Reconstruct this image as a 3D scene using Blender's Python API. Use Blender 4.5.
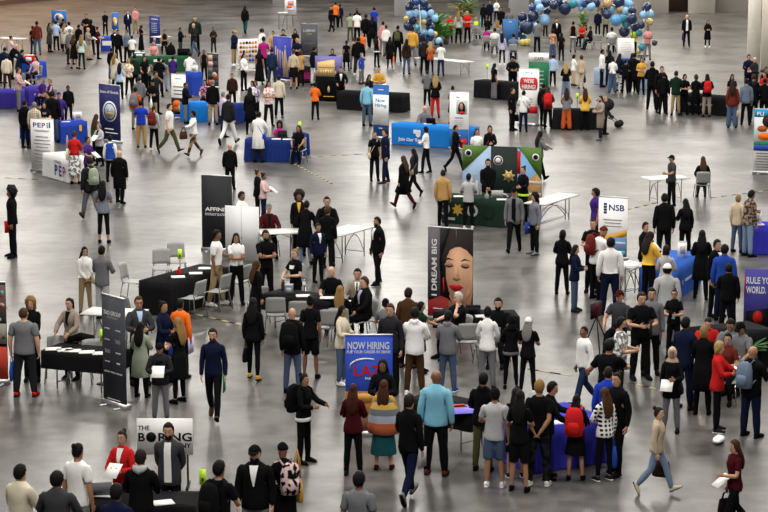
import bpy, math, random
import numpy as np
from mathutils import Matrix, Vector, noise
random.seed(7)
RNG = np.random.RandomState(7)
for _o in list(bpy.data.objects): bpy.data.objects.remove(_o)
C = bpy.context.scene.collection
R = math.radians
# ---------------------------------------------------------------- camera, light, exposure
F, TILT, HC = 2200.0, R(10.0), 9.8
cam = bpy.data.cameras.new('camera'); camo = bpy.data.objects.new('camera', cam); C.objects.link(camo)
camo.location = (0, 0, HC); camo.rotation_euler = (math.pi/2 - TILT, 0, 0)
cam.sensor_width = 36; cam.lens = 36*F/768; cam.clip_start = 1; cam.clip_end = 600
bpy.context.scene.camera = camo
w = bpy.data.worlds.new('world'); bpy.context.scene.world = w; w.use_nodes = True
w.node_tree.nodes['Background'].inputs[0].default_value = (.80, .86, 1, 1)
w.node_tree.nodes['Background'].inputs[1].default_value = .16
vs = bpy.context.scene.view_settings
vs.view_transform = 'Standard'; vs.look = 'None'; vs.exposure = 0.24; vs.gamma = 1; vs.use_curve_mapping = False
CEIL = 14.0
def area(x, y, e, size=2.0, col=(1, .965, .90), z=CEIL-.6, sy=None):
    l = bpy.data.lights.new('hall_lamp_light', 'AREA'); l.energy = e; l.color = col
    l.shape = 'RECTANGLE'; l.size = size; l.size_y = sy or size
    o = bpy.data.objects.new('hall_lamp_light', l); o.location = (x, y, z); C.objects.link(o); return o
LAMPX = [-36, -27, -18, -9, 0, 9, 18, 27, 36]
LAMPY = [22, 36, 50, 64, 78, 92, 106, 120, 134, 148, 162]
for _y in LAMPY:
    for _x in LAMPX:
        if abs(_x) < 9+_y*.22: area(_x+(_y % 3)-1, _y, 860, 2.4, sy=4.5)

def ray(px, py):
    u, v = (px-384)/F, (py-256)/F
    return Vector((u, math.cos(TILT)-v*math.sin(TILT), -math.sin(TILT)-v*math.cos(TILT)))
def G(px, py, z=0.0):
    d = ray(px, py); k = (z-HC)/d.z
    return Vector((d.x*k, d.y*k, z))
def topz(y, py):
    d = ray(384, py); return HC + y*d.z/d.y
def ppm(y): return F/ (y*math.cos(TILT)+HC*math.sin(TILT))
# ---------------------------------------------------------------- materials
COL = dict(black=(.0055,.0055,.0065), charcoal=(.018,.018,.021), darkgrey=(.042,.043,.047), grey=(.15,.15,.16), midgrey=(.12,.12,.13), lightgrey=(.42,.42,.43),
  white=(.8,.79,.77), cream=(.62,.55,.42), beige=(.5,.4,.28), tan=(.42,.30,.17), khaki=(.30,.22,.12), camel=(.45,.27,.10), mustard=(.55,.30,.05),
  yellow=(.75,.45,.06), orange=(.80,.16,.02), rust=(.45,.09,.025), red=(.48,.016,.016), wine=(.05,.006,.009), maroon=(.12,.02,.014), pink=(.62,.27,.28),
  palepink=(.66,.46,.46), magenta=(.40,.02,.18), lilac=(.48,.44,.62), purple=(.05,.02,.16), navy=(.007,.010,.030), royal=(.015,.045,.40), blue=(.02,.06,.33),
  denim=(.062,.092,.16), lightdenim=(.17,.23,.34), darkdenim=(.014,.026,.06), paleblue=(.40,.52,.72), skyblue=(.20,.47,.62), teal=(.012,.075,.085), green=(.02,.16,.05),
  darkgreen=(.009,.024,.015), olive=(.07,.075,.03), sage=(.28,.32,.24), brown=(.06,.028,.012), darkbrown=(.03,.016,.01), taupe=(.26,.21,.17), greyblue=(.13,.17,.24),
  paleteal=(.5,.62,.58), lime=(.55,.85,.05), slate=(.16,.17,.21), aqua=(.1,.5,.6))
SKIN = {'1': (.62,.36,.25), '2': (.50,.27,.17), '3': (.36,.18,.10), '4': (.20,.09,.05), '5': (.085,.038,.022)}
HAIR = dict(k=(.008,.007,.007), d=(.022,.013,.009), b=(.07,.032,.014), l=(.30,.17,.06), g=(.22,.21,.2), w=(.62,.60,.56), r=(.06,.018,.009), y=(.45,.29,.11))
MATS = {}
def bsdf(name, rgb, rough=.6, metal=0.0, spec=.5, sheen=0, emit=None, es=1.0):
    m = bpy.data.materials.new(name); m.use_nodes = True; b = m.node_tree.nodes['Principled BSDF']
    b.inputs['Base Color'].default_value = (*rgb, 1); b.inputs['Roughness'].default_value = rough
    b.inputs['Metallic'].default_value = metal; b.inputs['Specular IOR Level'].default_value = spec
    if emit: b.inputs['Emission Color'].default_value = (*emit, 1); b.inputs['Emission Strength'].default_value = es
    return m
def mat(key, rgb=None, **k):
    if key[:4] in ('ink_', 'prin', 'hair'): k.setdefault('spec', .12)
    if rgb is None and key in COL: k.setdefault('spec', .2)
    if key not in MATS: MATS[key] = bsdf(key, rgb if rgb is not None else COL[key], **k)
    return MATS[key]
def nodes(m):
    nt = m.node_tree; return nt, nt.nodes, nt.links, nt.nodes['Principled BSDF']
def fabric(key):
    """plain colours and a few woven patterns: plaid_, check_, print_, stripe_, camo_"""
    k = 'fabric_'+key
    if k in MATS: return MATS[k]
    kind, _, c = key.partition('_')
    if not c:
        m = bsdf(k, COL[key], rough=.95, spec=.05); nt, N, L, b = nodes(m)
        tc = N.new('ShaderNodeTexCoord'); ns = N.new('ShaderNodeTexNoise'); ns.inputs['Scale'].default_value = 9; ns.inputs['Detail'].default_value = 4
        bp = N.new('ShaderNodeBump'); bp.inputs['Strength'].default_value = .35; bp.inputs['Distance'].default_value = .03
        L.new(tc.outputs['Object'], ns.inputs['Vector']); L.new(ns.outputs['Fac'], bp.inputs['Height']); L.new(bp.outputs['Normal'], b.inputs['Normal'])
    else:
        c1, _, c2 = c.partition('-'); A, B = COL[c1], COL[c2 or 'black']
        m = bsdf(k, A, rough=.95, spec=.05); nt, N, L, b = nodes(m)
        tc = N.new('ShaderNodeTexCoord'); mix = N.new('ShaderNodeMix'); mix.data_type = 'RGBA'
        mix.inputs['A'].default_value = (*A, 1); mix.inputs['B'].default_value = (*B, 1)
        if kind in ('plaid', 'check', 'stripe'):
            fs = []
            for ax in (('Z',) if kind == 'stripe' else ('X', 'Z')):
                wv = N.new('ShaderNodeTexWave'); wv.bands_direction = ax; wv.inputs['Scale'].default_value = dict(plaid=4.5, check=11, stripe=5)[kind]
                wv.inputs['Distortion'].default_value = .4; L.new(tc.outputs['Object'], wv.inputs['Vector']); fs.append(wv.outputs['Fac'])
            if len(fs) == 2:
                a = N.new('ShaderNodeMath'); a.operation = 'MULTIPLY'; L.new(fs[0], a.inputs[0]); L.new(fs[1], a.inputs[1]); f = a.outputs[0]
            else: f = fs[0]
            cr = N.new('ShaderNodeMapRange'); cr.inputs['From Min'].default_value = .2; cr.inputs['From Max'].default_value = .45
            L.new(f, cr.inputs['Value']); L.new(cr.outputs[0], mix.inputs['Factor'])
        else:
            ns = N.new('ShaderNodeTexNoise'); ns.inputs['Scale'].default_value = 14 if kind == 'print' else 9; ns.inputs['Detail'].default_value = 1
            cr = N.new('ShaderNodeMapRange'); cr.inputs['From Min'].default_value = .46; cr.inputs['From Max'].default_value = .54
            L.new(tc.outputs['Object'], ns.inputs['Vector']); L.new(ns.outputs['Fac'], cr.inputs['Value']); L.new(cr.outputs[0], mix.inputs['Factor'])
        L.new(mix.outputs['Result'], b.inputs['Base Color'])
    MATS[k] = m; return m
def skinm(t): return mat('skin_'+t, SKIN[t], rough=.5, spec=.4)
def hairm(c):
    k = 'hair_'+c
    if k not in MATS:
        m = bsdf(k, tuple(q*.8 for q in HAIR[c]), rough=.6, spec=.12); nt, N, L, b = nodes(m); tc = N.new('ShaderNodeTexCoord'); wv = N.new('ShaderNodeTexWave'); wv.inputs['Scale'].default_value = 22; wv.inputs['Distortion'].default_value = 3
        bp = N.new('ShaderNodeBump'); bp.inputs['Strength'].default_value = .4; bp.inputs['Distance'].default_value = .01; L.new(tc.outputs['Object'], wv.inputs['Vector']); L.new(wv.outputs['Fac'], bp.inputs['Height']); L.new(bp.outputs['Normal'], b.inputs['Normal']); MATS[k] = m
    return MATS[k]
# ---------------------------------------------------------------- mesh helpers
def mk(name, V, polys, mats, mi=None, parent=None, smooth=True, loc=None, rz=None):
    me = bpy.data.meshes.new(name); V = np.asarray(V, dtype=np.float32)
    if isinstance(polys, np.ndarray):
        n, k = polys.shape; li = polys.reshape(-1).astype(np.int32); st = np.arange(0, n*k, k, dtype=np.int32)
    else:
        n = len(polys); li = np.fromiter((i for p in polys for i in p), dtype=np.int32); ct = np.array([len(p) for p in polys], dtype=np.int32)
        st = (np.cumsum(ct)-ct).astype(np.int32)
    me.vertices.add(len(V)); me.vertices.foreach_set('co', V.reshape(-1)); me.loops.add(len(li)); me.loops.foreach_set('vertex_index', li)
    me.polygons.add(n); me.polygons.foreach_set('loop_start', st)
    for m in (mats if isinstance(mats, (list, tuple)) else [mats]): me.materials.append(m)
    if mi is not None: me.polygons.foreach_set('material_index', np.asarray(mi, dtype=np.int32))
    me.update(calc_edges=True); me.validate()
    if smooth: me.polygons.foreach_set('use_smooth', np.ones(len(me.polygons), dtype=bool))
    o = bpy.data.objects.new(name, me); C.objects.link(o)
    if parent: o.parent = parent
    if loc is not None: o.location = loc
    if rz is not None: o.rotation_euler = (0, 0, rz)
    return o
class MB:
    """collects shapes for one mesh"""
    def __init__(s): s.V = []; s.P = []; s.M = []; s.n = 0; s.mats = []
    def slot(s, m):
        if m not in s.mats: s.mats.append(m)
        return s.mats.index(m)
    def add(s, V, P, m=None):
        V = np.asarray(V, float).reshape(-1, 3); i = s.slot(m) if m else 0
        s.V.append(V); s.P += [tuple(int(q)+s.n for q in p) for p in P]; s.M += [i]*len(P); s.n += len(V); return s
    def box(s, c, d, m=None, rz=0, b=0.0):
        x, y, z = [q/2 for q in d]
        V = np.array([(a*x, bb*y, cc*z) for a in (-1, 1) for bb in (-1, 1) for cc in (-1, 1)])
        if rz: V = V @ np.array(Matrix.Rotation(rz, 3, 'Z')).T
        return s.add(V+np.array(c), [(0,1,3,2),(4,6,7,5),(0,4,5,1),(2,3,7,6),(0,2,6,4),(1,5,7,3)], m)
    def tube(s, pts, r, m=None, n=8):
        V, P = loft(pts, r, n); return s.add(V, P, m)
    def ball(s, c, r, m=None, n=10, k=7):
        V, P = sphere(n, k); r = np.array(r if hasattr(r, '__len__') else (r, r, r)); return s.add(V*r+np.array(c), P, m)
    def build(s, name, mats=None, parent=None, smooth=False, loc=None, rz=None):
        return mk(name, np.concatenate(s.V), s.P, mats or s.mats, s.M, parent, smooth, loc, rz)
def loft(pts, rad, n=10, ref=(0, 1, 0)):
    """a closed tube through pts; rad scalars or (ru, rv); u lies across ref, v along it"""
    pts = [np.array(p, float) for p in pts]; k = len(pts); V = []
    if not hasattr(rad, '__len__'): rad = [rad]*k
    ref = np.array(ref, float)
    for i in range(k):
        t = pts[min(i+1, k-1)]-pts[max(i-1, 0)]; t /= np.linalg.norm(t)+1e-9
        rf = ref if abs(t @ ref) < .95 else np.array((1., 0, 0))
        u = np.cross(rf, t); u /= np.linalg.norm(u); v = np.cross(t, u)
        ru, rv = rad[i] if hasattr(rad[i], '__len__') else (rad[i], rad[i])
        for j in range(n):
            a = 2*math.pi*j/n; V.append(pts[i]+u*ru*math.cos(a)+v*rv*math.sin(a))
    P = [(i*n+j, i*n+(j+1) % n, (i+1)*n+(j+1) % n, (i+1)*n+j) for i in range(k-1) for j in range(n)]
    P += [tuple(range(n-1, -1, -1)), tuple((k-1)*n+j for j in range(n))]
    return np.array(V), P
def sphere(n=12, k=8):
    V = [(0, 0, 1)]; P = []
    for i in range(1, k):
        th = math.pi*i/k
        V += [(math.sin(th)*math.cos(2*math.pi*j/n), math.sin(th)*math.sin(2*math.pi*j/n), math.cos(th)) for j in range(n)]
    V.append((0, 0, -1)); e = len(V)-1
    P += [(0, 1+j, 1+(j+1) % n) for j in range(n)]
    P += [(1+i*n+j, 1+(i+1)*n+j, 1+(i+1)*n+(j+1) % n, 1+i*n+(j+1) % n) for i in range(k-2) for j in range(n)]
    P += [(e, 1+(k-2)*n+(j+1) % n, 1+(k-2)*n+j) for j in range(n)]
    return np.array(V), P
def join(parts):
    V, P, n = [], [], 0
    for v, p in parts: V.append(v); P += [tuple(i+n for i in q) for q in p]; n += len(v)
    return np.concatenate(V), P
def remesh(V, P, vox, tris, smooth=2):
    o = mk('template', V, P, []); 
    a = o.modifiers.new('r', 'REMESH'); a.mode = 'VOXEL'; a.voxel_size = vox
    sm = o.modifiers.new('s', 'SMOOTH'); sm.iterations = smooth; sm.factor = .5
    dg = bpy.context.evaluated_depsgraph_get(); me = bpy.data.meshes.new_from_object(o.evaluated_get(dg))
    me.calc_loop_triangles(); nt = len(me.loop_triangles)
    if nt > tris:
        o2 = bpy.data.objects.new('template2', me); C.objects.link(o2)
        d = o2.modifiers.new('d', 'DECIMATE'); d.ratio = tris/nt
        dg = bpy.context.evaluated_depsgraph_get(); me2 = bpy.data.meshes.new_from_object(o2.evaluated_get(dg)); bpy.data.objects.remove(o2); me = me2
    me.calc_loop_triangles()
    Vn = np.empty(len(me.vertices)*3, np.float32); me.vertices.foreach_get('co', Vn)
    T = np.empty(len(me.loop_triangles)*3, np.int32); me.loop_triangles.foreach_get('vertices', T)
    bpy.data.objects.remove(o)
    return Vn.reshape(-1, 3).astype(float), T.reshape(-1, 3)
def thing(o, label, cat, group=None, kind=None):
    o['label'] = label; o['category'] = cat
    if group: o['group'] = group
    if kind: o['kind'] = kind
    return o
def empty(name, loc, rz=0.0):
    o = bpy.data.objects.new(name, None); o.location = loc; o.rotation_euler = (0, 0, rz); o.empty_display_size = .2; C.objects.link(o); return o
def struct(o): o['kind'] = 'structure'; return o
def copy_tree(o, parent=None):
    c = o.copy(); C.objects.link(c); c.parent = parent
    for ch in o.children: copy_tree(ch, c)
    return c
FONT_CACHE = {}
def text_mesh(s):
    if s not in FONT_CACHE:
        cu = bpy.data.curves.new('lettering', 'FONT'); cu.body = s; cu.size = 1; cu.resolution_u = 3; cu.offset = .024
        o = bpy.data.objects.new('lettering', cu); C.objects.link(o); dg = bpy.context.evaluated_depsgraph_get()
        me = bpy.data.meshes.new_from_object(o.evaluated_get(dg)); bpy.data.objects.remove(o)
        V = np.empty(len(me.vertices)*3, np.float32); me.vertices.foreach_get('co', V); V = V.reshape(-1, 3).astype(float)
        FONT_CACHE[s] = (V-np.array((V[:, 0].min(), V[:, 1].min(), 0)), [tuple(p.vertices) for p in me.polygons])
    return FONT_CACHE[s]
# ---------------------------------------------------------------- people: templates, pose, garments, hair
def ss(a, b, x):
    t = np.clip((x-a)/(b-a), 0, 1); return t*t*(3-2*t)
SQ, SZ = math.cos(R(55)), math.sin(R(55)); L1, L2 = .285, .255
SHX = {'m': .178, 'f': .158}
def SH(g, s): return np.array((s*SHX[g], 0, 1.375))
def AX(s): return np.array((s*SQ, 0, -SZ))
PROF = {  # z, rx, ry, yc
 'm': [(.80,.09,.08,0),(.84,.15,.105,.012),(.90,.165,.118,.012),(.97,.162,.112,.006),(1.08,.150,.105,0),(1.18,.160,.110,0),(1.29,.178,.122,-.004),(1.36,.178,.115,0),(1.415,.150,.092,.006),(1.45,.095,.068,.012),(1.475,.064,.062,.012)],
 'f': [(.80,.09,.08,0),(.84,.158,.110,.016),(.90,.176,.124,.016),(.97,.162,.112,.008),(1.08,.128,.094,0),(1.18,.136,.105,-.006),(1.27,.152,.128,-.02),(1.35,.155,.110,-.004),(1.405,.132,.085,.006),(1.44,.085,.062,.012),(1.475,.056,.056,.012)]}
def prof(g, z):
    p = np.array(PROF[g]); return [float(np.interp(z, p[:, 0], p[:, i])) for i in (1, 2, 3)]
def torso(g, z0, z1, d, n=20, flare=0, lo=None):
    pts, rad = [], []
    for z in np.linspace(z0, z1, max(4, int((z1-z0)/.045))):
        rx, ry, yc = prof(g, z if lo is None else max(z, lo)); f = flare*max(0, .95-z)
        pts.append((0, yc, z)); rad.append((rx+d+f, ry+d+f))
    return loft(pts, rad, n)
def arm(g, s, t0, t1, d, cuff=0):
    ts = np.linspace(t0, t1, 8); rr = np.interp(ts, [-.05, .0, .10, .26, .30, .38, .54], [.034, .050, .049, .042, .042, .042, .029])
    r = [(q+d*(1 if t < .3 else 1-cuff*(t-.3))) for q, t in zip(rr, ts)]
    return loft([SH(g, s)+AX(s)*t for t in ts], r, 12)
def leg(s, z0, z1, d, loose=0):
    zs = np.linspace(z0, z1, 9); rr = np.interp(zs, [.07, .12, .30, .42, .49, .55, .75, .90], [.036, .038, .058, .056, .056, .062, .078, .080])
    xs = np.interp(zs, [.09, .49, .90], [.115, .105, .088])
    return loft([(s*x, .004, z) for x, z in zip(xs, zs)], [r+d+loose*max(0, (.9-z))*.05 for r, z in zip(rr, zs)], 12)
def headloft():
    prof_ = [(1.488,.030,.030,-.055),(1.500,.048,.050,-.045),(1.525,.060,.070,-.025),(1.56,.069,.084,-.010),(1.60,.074,.093,.0),(1.64,.076,.096,.004),(1.675,.070,.088,.006),(1.70,.052,.066,.006),(1.716,.028,.034,.006),(1.721,.008,.01,.006)]
    return loft([(0, y-.004, z) for z, a, b, y in prof_], [(a, b) for z, a, b, y in prof_], 18)
def finger_parts(g, s, curl=.5):
    out = []; a = AX(s); S = SH(g, s); nrm = np.array((-s*SZ, 0, -SQ)); Wr = S+a*(L1+L2)
    for y, l in ((-.030, .070), (-.010, .078), (.010, .073), (.029, .058)):
        b = Wr+a*.075+np.array((0, y, 0)); p = [b]
        for k, ang in enumerate((.15, .55, .95)):
            ang *= curl; p.append(p[-1]+(a*math.cos(ang)+nrm*math.sin(ang)+np.array((0, y*.6, 0)))*l*(.42, .32, .26)[k])
        out.append(loft(p, [.0105, .010, .0092, .0065], 6))
    b = Wr+a*.02+np.array((0, -.022, 0)); d = a*.62+np.array((0, -.74, 0))+nrm*.25
    out.append(loft([b, b+d*.035, b+d*.055+a*.006, b+d*.066+a*.022], [.014, .012, .011, .007], 6))
    return out
TPL = {}
def weights(P, g, wide=False):
    n = len(P); Wt = np.zeros((n, 19)); x, y, z = P[:, 0], P[:, 1], P[:, 2]; tot = np.zeros(n)
    for i, s in enumerate((1, -1)):
        rel = P-SH(g, s); t = rel @ AX(s); perp = np.linalg.norm(rel-t[:, None]*AX(s), axis=1)
        m = ss(-.05, .08, t)*(1-ss(.095, .14, perp))*(s*x > .05)
        f = ss(L1-.035, L1+.035, t); h = ss(L1+L2-.02, L1+L2+.02, t); q = ss(L1+L2+.07, L1+L2+.095, t)*(y > -.05)
        Wt[:, 5+i] = m*(1-f); Wt[:, 7+i] = m*f*(1-h); Wt[:, 9+i] = m*f*h*(1-q); Wt[:, 11+i] = m*f*h*q; tot += m
    r = 1-np.clip(tot, 0, 1)
    hd = ss(1.46, 1.53, z); ch = ss(1.14, 1.28, z)*(1-hd); sp = ss(.96, 1.10, z)*(1-ss(1.14, 1.28, z)); pe = 1-ss(.96, 1.10, z)
    lg = 1-ss(.80, .96, z); b = .16 if wide else .03; sd = ss(-b, b, x)
    Wt[:, 4] = r*hd; Wt[:, 2] = r*ch; Wt[:, 1] = r*sp; Wt[:, 0] = r*pe*(1-lg)
    kn = 1-ss(.44, .54, z); ft = 1-ss(.06, .12, z)
    for i, q in enumerate((sd, 1-sd)):
        Wt[:, 13+i] = r*lg*q*(1-kn); Wt[:, 15+i] = r*lg*q*kn*(1-ft); Wt[:, 17+i] = r*lg*q*kn*ft
    return Wt/np.maximum(Wt.sum(1, keepdims=True), 1e-6)
def wrinkle(V, a=.006, f=11):
    out = V.copy()
    for i, v in enumerate(V): out[i] += np.array(noise.noise_vector(Vector(v)*f))*a
    return out
TRI = {1: dict(body=2600, top=1100, low=800), 0: dict(body=1000, top=520, low=380)}
def template(kind, g, hi):
    key = (kind, g, hi)
    if key in TPL: return TPL[key]
    P = []; S2 = (1, -1); tri = TRI[hi]['top']; wide = False; vox = .014
    if kind == 'body':
        P = [torso(g, .88, 1.475, -.008), loft([(0, .014, 1.42), (0, .008, 1.48), (0, .002, 1.56)], [(.058,.058), (.05,.054), (.05,.056)] if g == 'm' else [(.048,.05), (.043,.047), (.043,.05)], 12), headloft()]
        P.append(loft([(0, -.088, 1.622), (0, -.100, 1.600), (0, -.112, 1.578), (0, -.094, 1.566)], [.009, .012, .016, .012], 8))
        for s in S2:
            P += [arm(g, s, -.05, .54, -.002), leg(s, .07, .90, -.004)]
            a, Wr = AX(s), SH(g, s)+AX(s)*.54
            P.append(loft([Wr-a*.03, Wr, Wr+a*.03, Wr+a*.065, Wr+a*.09], [(.022,.026), (.020,.027), (.019,.038), (.017,.041), (.013,.039)], 12))
            P.append(loft([(s*.115, .045, .05), (s*.116, -.02, .05), (s*.12, -.10, .035), (s*.122, -.17, .025)], [(.034,.04), (.036,.045), (.042,.03), (.03,.018)], 10, ref=(0, 0, 1)))
            P.append(loft([(s*.070, -.004, 1.575), (s*.080, .012, 1.60), (s*.079, .018, 1.63), (s*.070, .012, 1.64)], [(.006,.012), (.008,.02), (.008,.022), (.005,.01)], 8))
        tri = TRI[hi]['body']; vox = .010
    elif kind in ('shirt', 'tee', 'vest', 'sweater', 'jacket', 'hoodie', 'coat', 'tunic'):
        d, z0, t1 = dict(shirt=(.023, .83, .53), tee=(.024, .84, .19), vest=(.025, .84, .0), sweater=(.029, .85, .53), jacket=(.032, .80, .53), hoodie=(.036, .82, .53), coat=(.04, .48, .53), tunic=(.028, .70, .53))[kind]
        P = [torso(g, z0, 1.475, d, flare=.06 if kind == 'coat' else 0, lo=.89)]
        if t1 > 0: P += [arm(g, s, -.05, t1, d*.6+(.004 if kind == 'tee' else 0), .9) for s in S2]
        if kind == 'hoodie': P.append(loft([(-.08, .05, 1.49), (-.05, .095, 1.47), (0, .11, 1.455), (.05, .095, 1.47), (.08, .05, 1.49)], [.03, .042, .047, .042, .03], 8, ref=(0, 0, 1)))
        if kind in ('jacket', 'coat', 'shirt'): P.append(loft([(0, .012, 1.455), (0, .010, 1.505)], [(.078, .078), (.066, .070)] if g == 'm' else [(.066,.066), (.056,.06)], 14))
        wide = kind == 'coat'
    elif kind in ('pants', 'wide', 'leggings', 'shorts', 'crop'):
        d, z1, lo = dict(pants=(.014, .075, .06), wide=(.020, .06, .9), leggings=(.004, .10, 0), shorts=(.024, .50, .4), crop=(.006, .24, 0))[kind]
        P = [torso(g, .80, 1.02, .014)]+[leg(s, z1, .90, d, lo) for s in S2]; tri = TRI[hi]['low']
    elif kind in ('skirt', 'longskirt', 'dress', 'longdress'):
        z1 = dict(skirt=.52, longskirt=.30, dress=.50, longdress=.16)[kind]; pts, rad = [], []
        top = 1.03 if 'skirt' in kind else 1.0
        for z in np.linspace(z1, top, 8):
            rx, ry, yc = prof(g, max(z, .88)); f = .09*max(0, .88-z); pts.append((0, yc, z)); rad.append((rx+.026+f, ry+.028+f))
        P = [loft(pts, rad, 20)]; wide = True
        if 'dress' in kind: P += [torso(g, .9, 1.46, .014)]+[arm(g, s, -.05, .15, .016) for s in S2]
    V, T = remesh(*join(P), vox, tri, 1 if kind == 'body' else 2)
    if kind != 'body' and hi: V = wrinkle(V, .007 if kind != 'leggings' else .002)
    W = weights(V, g, wide); mi = np.zeros(len(T), int)
    if kind == 'body':
        hb = np.zeros(19); hb[4] = 1; ex = []
        for s in S2:
            for f in finger_parts(g, s): ex.append((f, 0, None))
            ex.append((loft([(s*.014, -.083, 1.626), (s*.030, -.082, 1.628), (s*.046, -.070, 1.625)], [(.007,.006), (.013,.010), (.007,.006)], 8, ref=(0, 0, 1)), 1, hb))
            ex.append((loft([(s*.022, -.0925, 1.627), (s*.032, -.0915, 1.627), (s*.040, -.086, 1.627)], [.004, .0085, .004], 6, ref=(0, 0, 1)), 2, hb))
            ex.append((loft([(s*.014, -.094, 1.644), (s*.032, -.091, 1.650), (s*.052, -.074, 1.645)], [.004, .005, .003], 5, ref=(0, 0, 1)), 2, hb))
        ex.append((loft([(-.026, -.080, 1.545), (-.010, -.092, 1.547), (.010, -.092, 1.547), (.026, -.080, 1.545)], [.003, .0075, .0075, .003], 6, ref=(0, 0, 1)), 3, hb))
        Vs, Ts, Ws, Ms, n = [V], [T], [W], [mi], len(V)
        for (v, p), m_, ww in ex:
            tr = np.array([(q[0], q[i], q[i+1]) for q in p for i in range(1, len(q)-1)])
            Vs.append(v); Ts.append(tr+n); n += len(v); Ms.append(np.full(len(tr), m_)); Ws.append(weights(v, g) if ww is None else np.tile(ww, (len(v), 1)))
        V, T, W, mi = np.concatenate(Vs), np.concatenate(Ts), np.concatenate(Ws), np.concatenate(Ms)
    TPL[key] = (V, T, W, mi); return TPL[key]
# ---- hair and headwear in the rest head frame
def hair(style, hi):
    # the front edge leaves the forehead free
    key = ('hair', style, hi)
    if key in TPL: return TPL[key]
    c = np.array((0, .002, 1.615)); nn, kk = (26, 20) if hi else (18, 13)
    D, P = sphere(nn, kk)
    th = dict(buzz=.006, short=.017, long=.017, bun=.011, pony=.011, bob=.020, afro=.085, curly=.036, cap=.018, beanie=.022, hijab=.026, fringe=.014, curlylong=.05)[style]
    def skull(d): 
        r = np.array((.0775, .098, .107)); return c+d*r
    V = np.empty_like(D)
    for i, d in enumerate(D):
        p = skull(d); fr = -d[1]
        lerp = lambda xs, ys: float(np.interp(fr, xs, ys))
        line = lerp([-.3, 0, .25, .5, .8], [1.535, 1.585, 1.635, 1.680, 1.692])
        if style in ('long', 'bob', 'curlylong'): line = lerp([-.1, .2, .45, .7, .9], [1.50, 1.51, 1.59, 1.672, 1.692])
        if style == 'afro': line = lerp([-.1, .2, .5, .8], [1.52, 1.57, 1.66, 1.690])
        if style == 'curly': line = lerp([-.1, .2, .5, .8], [1.53, 1.59, 1.66, 1.690])
        if style == 'fringe': line = 1.66 if fr > .3 else 1.55
        if style in ('cap', 'beanie'): line = 1.652 if fr > 0 else 1.630
        if style == 'hijab': line = 1.667 if fr > .66 else (1.50 if fr > .45 else 1.44)
        t = th
        if style in ('afro', 'curly', 'curlylong'):
            t *= .75+.55*noise.noise(Vector(d)*6)+(.35 if d[2] > 0 else 0)
            t *= 1-.72*max(0, fr)
        elif style in ('short', 'fringe'): t *= .8+.5*max(0, d[2])+.4*noise.noise(Vector(d)*5)
        k = 1.0 if p[2] > line else .0
        V[i] = p+d*t*k if k else c+(p-c)*.86
    parts = [(V, P)]
    if style == 'long':
        v, p = loft([(0, .040, 1.64), (0, .062, 1.57), (0, .085, 1.49), (0, .108, 1.42), (0, .122, 1.34), (0, .122, 1.27), (0, .116, 1.21), (0, .110, 1.17)], [(.078,.055), (.098,.052), (.118,.046), (.128,.036), (.122,.028), (.108,.022), (.080,.016), (.04,.006)], 18, ref=(0, 1, 0))
        k = v[:, 1] < .07; v[k & (v[:, 2] < 1.5), 1] *= .9; v = v+np.array([(noise.noise((x*60, 1, 2))*.006, noise.noise((x*45, 3, z*2))*.010, noise.noise((x*40, 5, 0))*.03*(z < 1.3)) for x, y, z in v]); parts.append((v, p))
    if style == 'curlylong': parts.append(loft([(0, .03, 1.64), (0, .05, 1.56), (0, .07, 1.47), (0, .09, 1.38)], [(.10,.08), (.125,.07), (.12,.06), (.06,.03)], 14, ref=(0, 1, 0)))
    if style == 'bob': parts.append(loft([(0, .03, 1.62), (0, .05, 1.56), (0, .055, 1.49)], [(.09,.062), (.098,.05), (.085,.036)], 14, ref=(0, 1, 0)))
    if style == 'bun': v, p = sphere(10, 7); parts.append((v*.043+np.array((0, .105, 1.69)), p))
    if style == 'pony': parts.append(loft([(0, .09, 1.66), (0, .135, 1.64), (0, .145, 1.55), (0, .13, 1.44), (0, .12, 1.38)], [.02, .03, .033, .026, .008], 9))
    if style == 'cap':
        v, p = loft([(0, -.085, 1.667), (0, -.125, 1.662), (0, -.165, 1.650)], [(.074,.008), (.072,.007), (.045,.005)], 14, ref=(0, 0, 1)); parts.append((v, p))
    if style == 'hijab': parts.append(loft([(0, .02, 1.60), (0, .02, 1.52), (0, .015, 1.46), (0, .01, 1.40)], [(.07,.08), (.088,.095), (.135,.115), (.15,.125)], 16))
    V, P = join(parts); TPL[key] = (V, P); return TPL[key]
def rot(ax, a): return np.array(Matrix.Rotation(a, 3, ax))
def between(a, b): return np.array(Vector(a).rotation_difference(Vector(b)).to_matrix())
def M4(Rm, j):
    M = np.eye(4); M[:3, :3] = Rm; M[:3, 3] = np.array(j)-Rm @ np.array(j); return M
ARM = {  # wrist target from the shoulder for the left arm (x outwards), elbow pole
 'd': ((.065, -.03, -.525), (.4, .8, 0)), 'f': ((-.06, -.30, -.25), (.7, .3, -.8)), 'l': ((-.04, -.25, -.38), (.6, .6, -.5)), 'r': ((-.02, -.46, -.22), (.6, .2, -.8)),
 't': ((.02, -.36, -.34), (.8, .3, -.5)), 'c': ((-.25, -.21, -.23), (.9, -.1, -.5)), 'k': ((-.14, -.20, -.44), (.8, .5, -.2)), 'b': ((-.12, .17, -.46), (.9, .3, 0)),
 'e': ((-.055, -.12, .07), (.7, -.3, -.9)), 'p': ((.05, -.06, -.47), (.6, .9, 0)), 'h': ((.03, -.03, -.40), (1, .4, 0)), 'F': ((.05, -.22, -.46), (.3, 1, -.3)),
 'B': ((.08, .20, -.46), (.4, .9, 0)), 'u': ((.10, -.38, .06), (.6, 0, -1)), 'g': ((.06, -.14, -.46), (.5, .9, 0)), 's': ((.30, -.20, -.28), (.5, .3, -1)), 'x': ((-.04, -.14, -.02), (.6, -.2, -1))}
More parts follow.
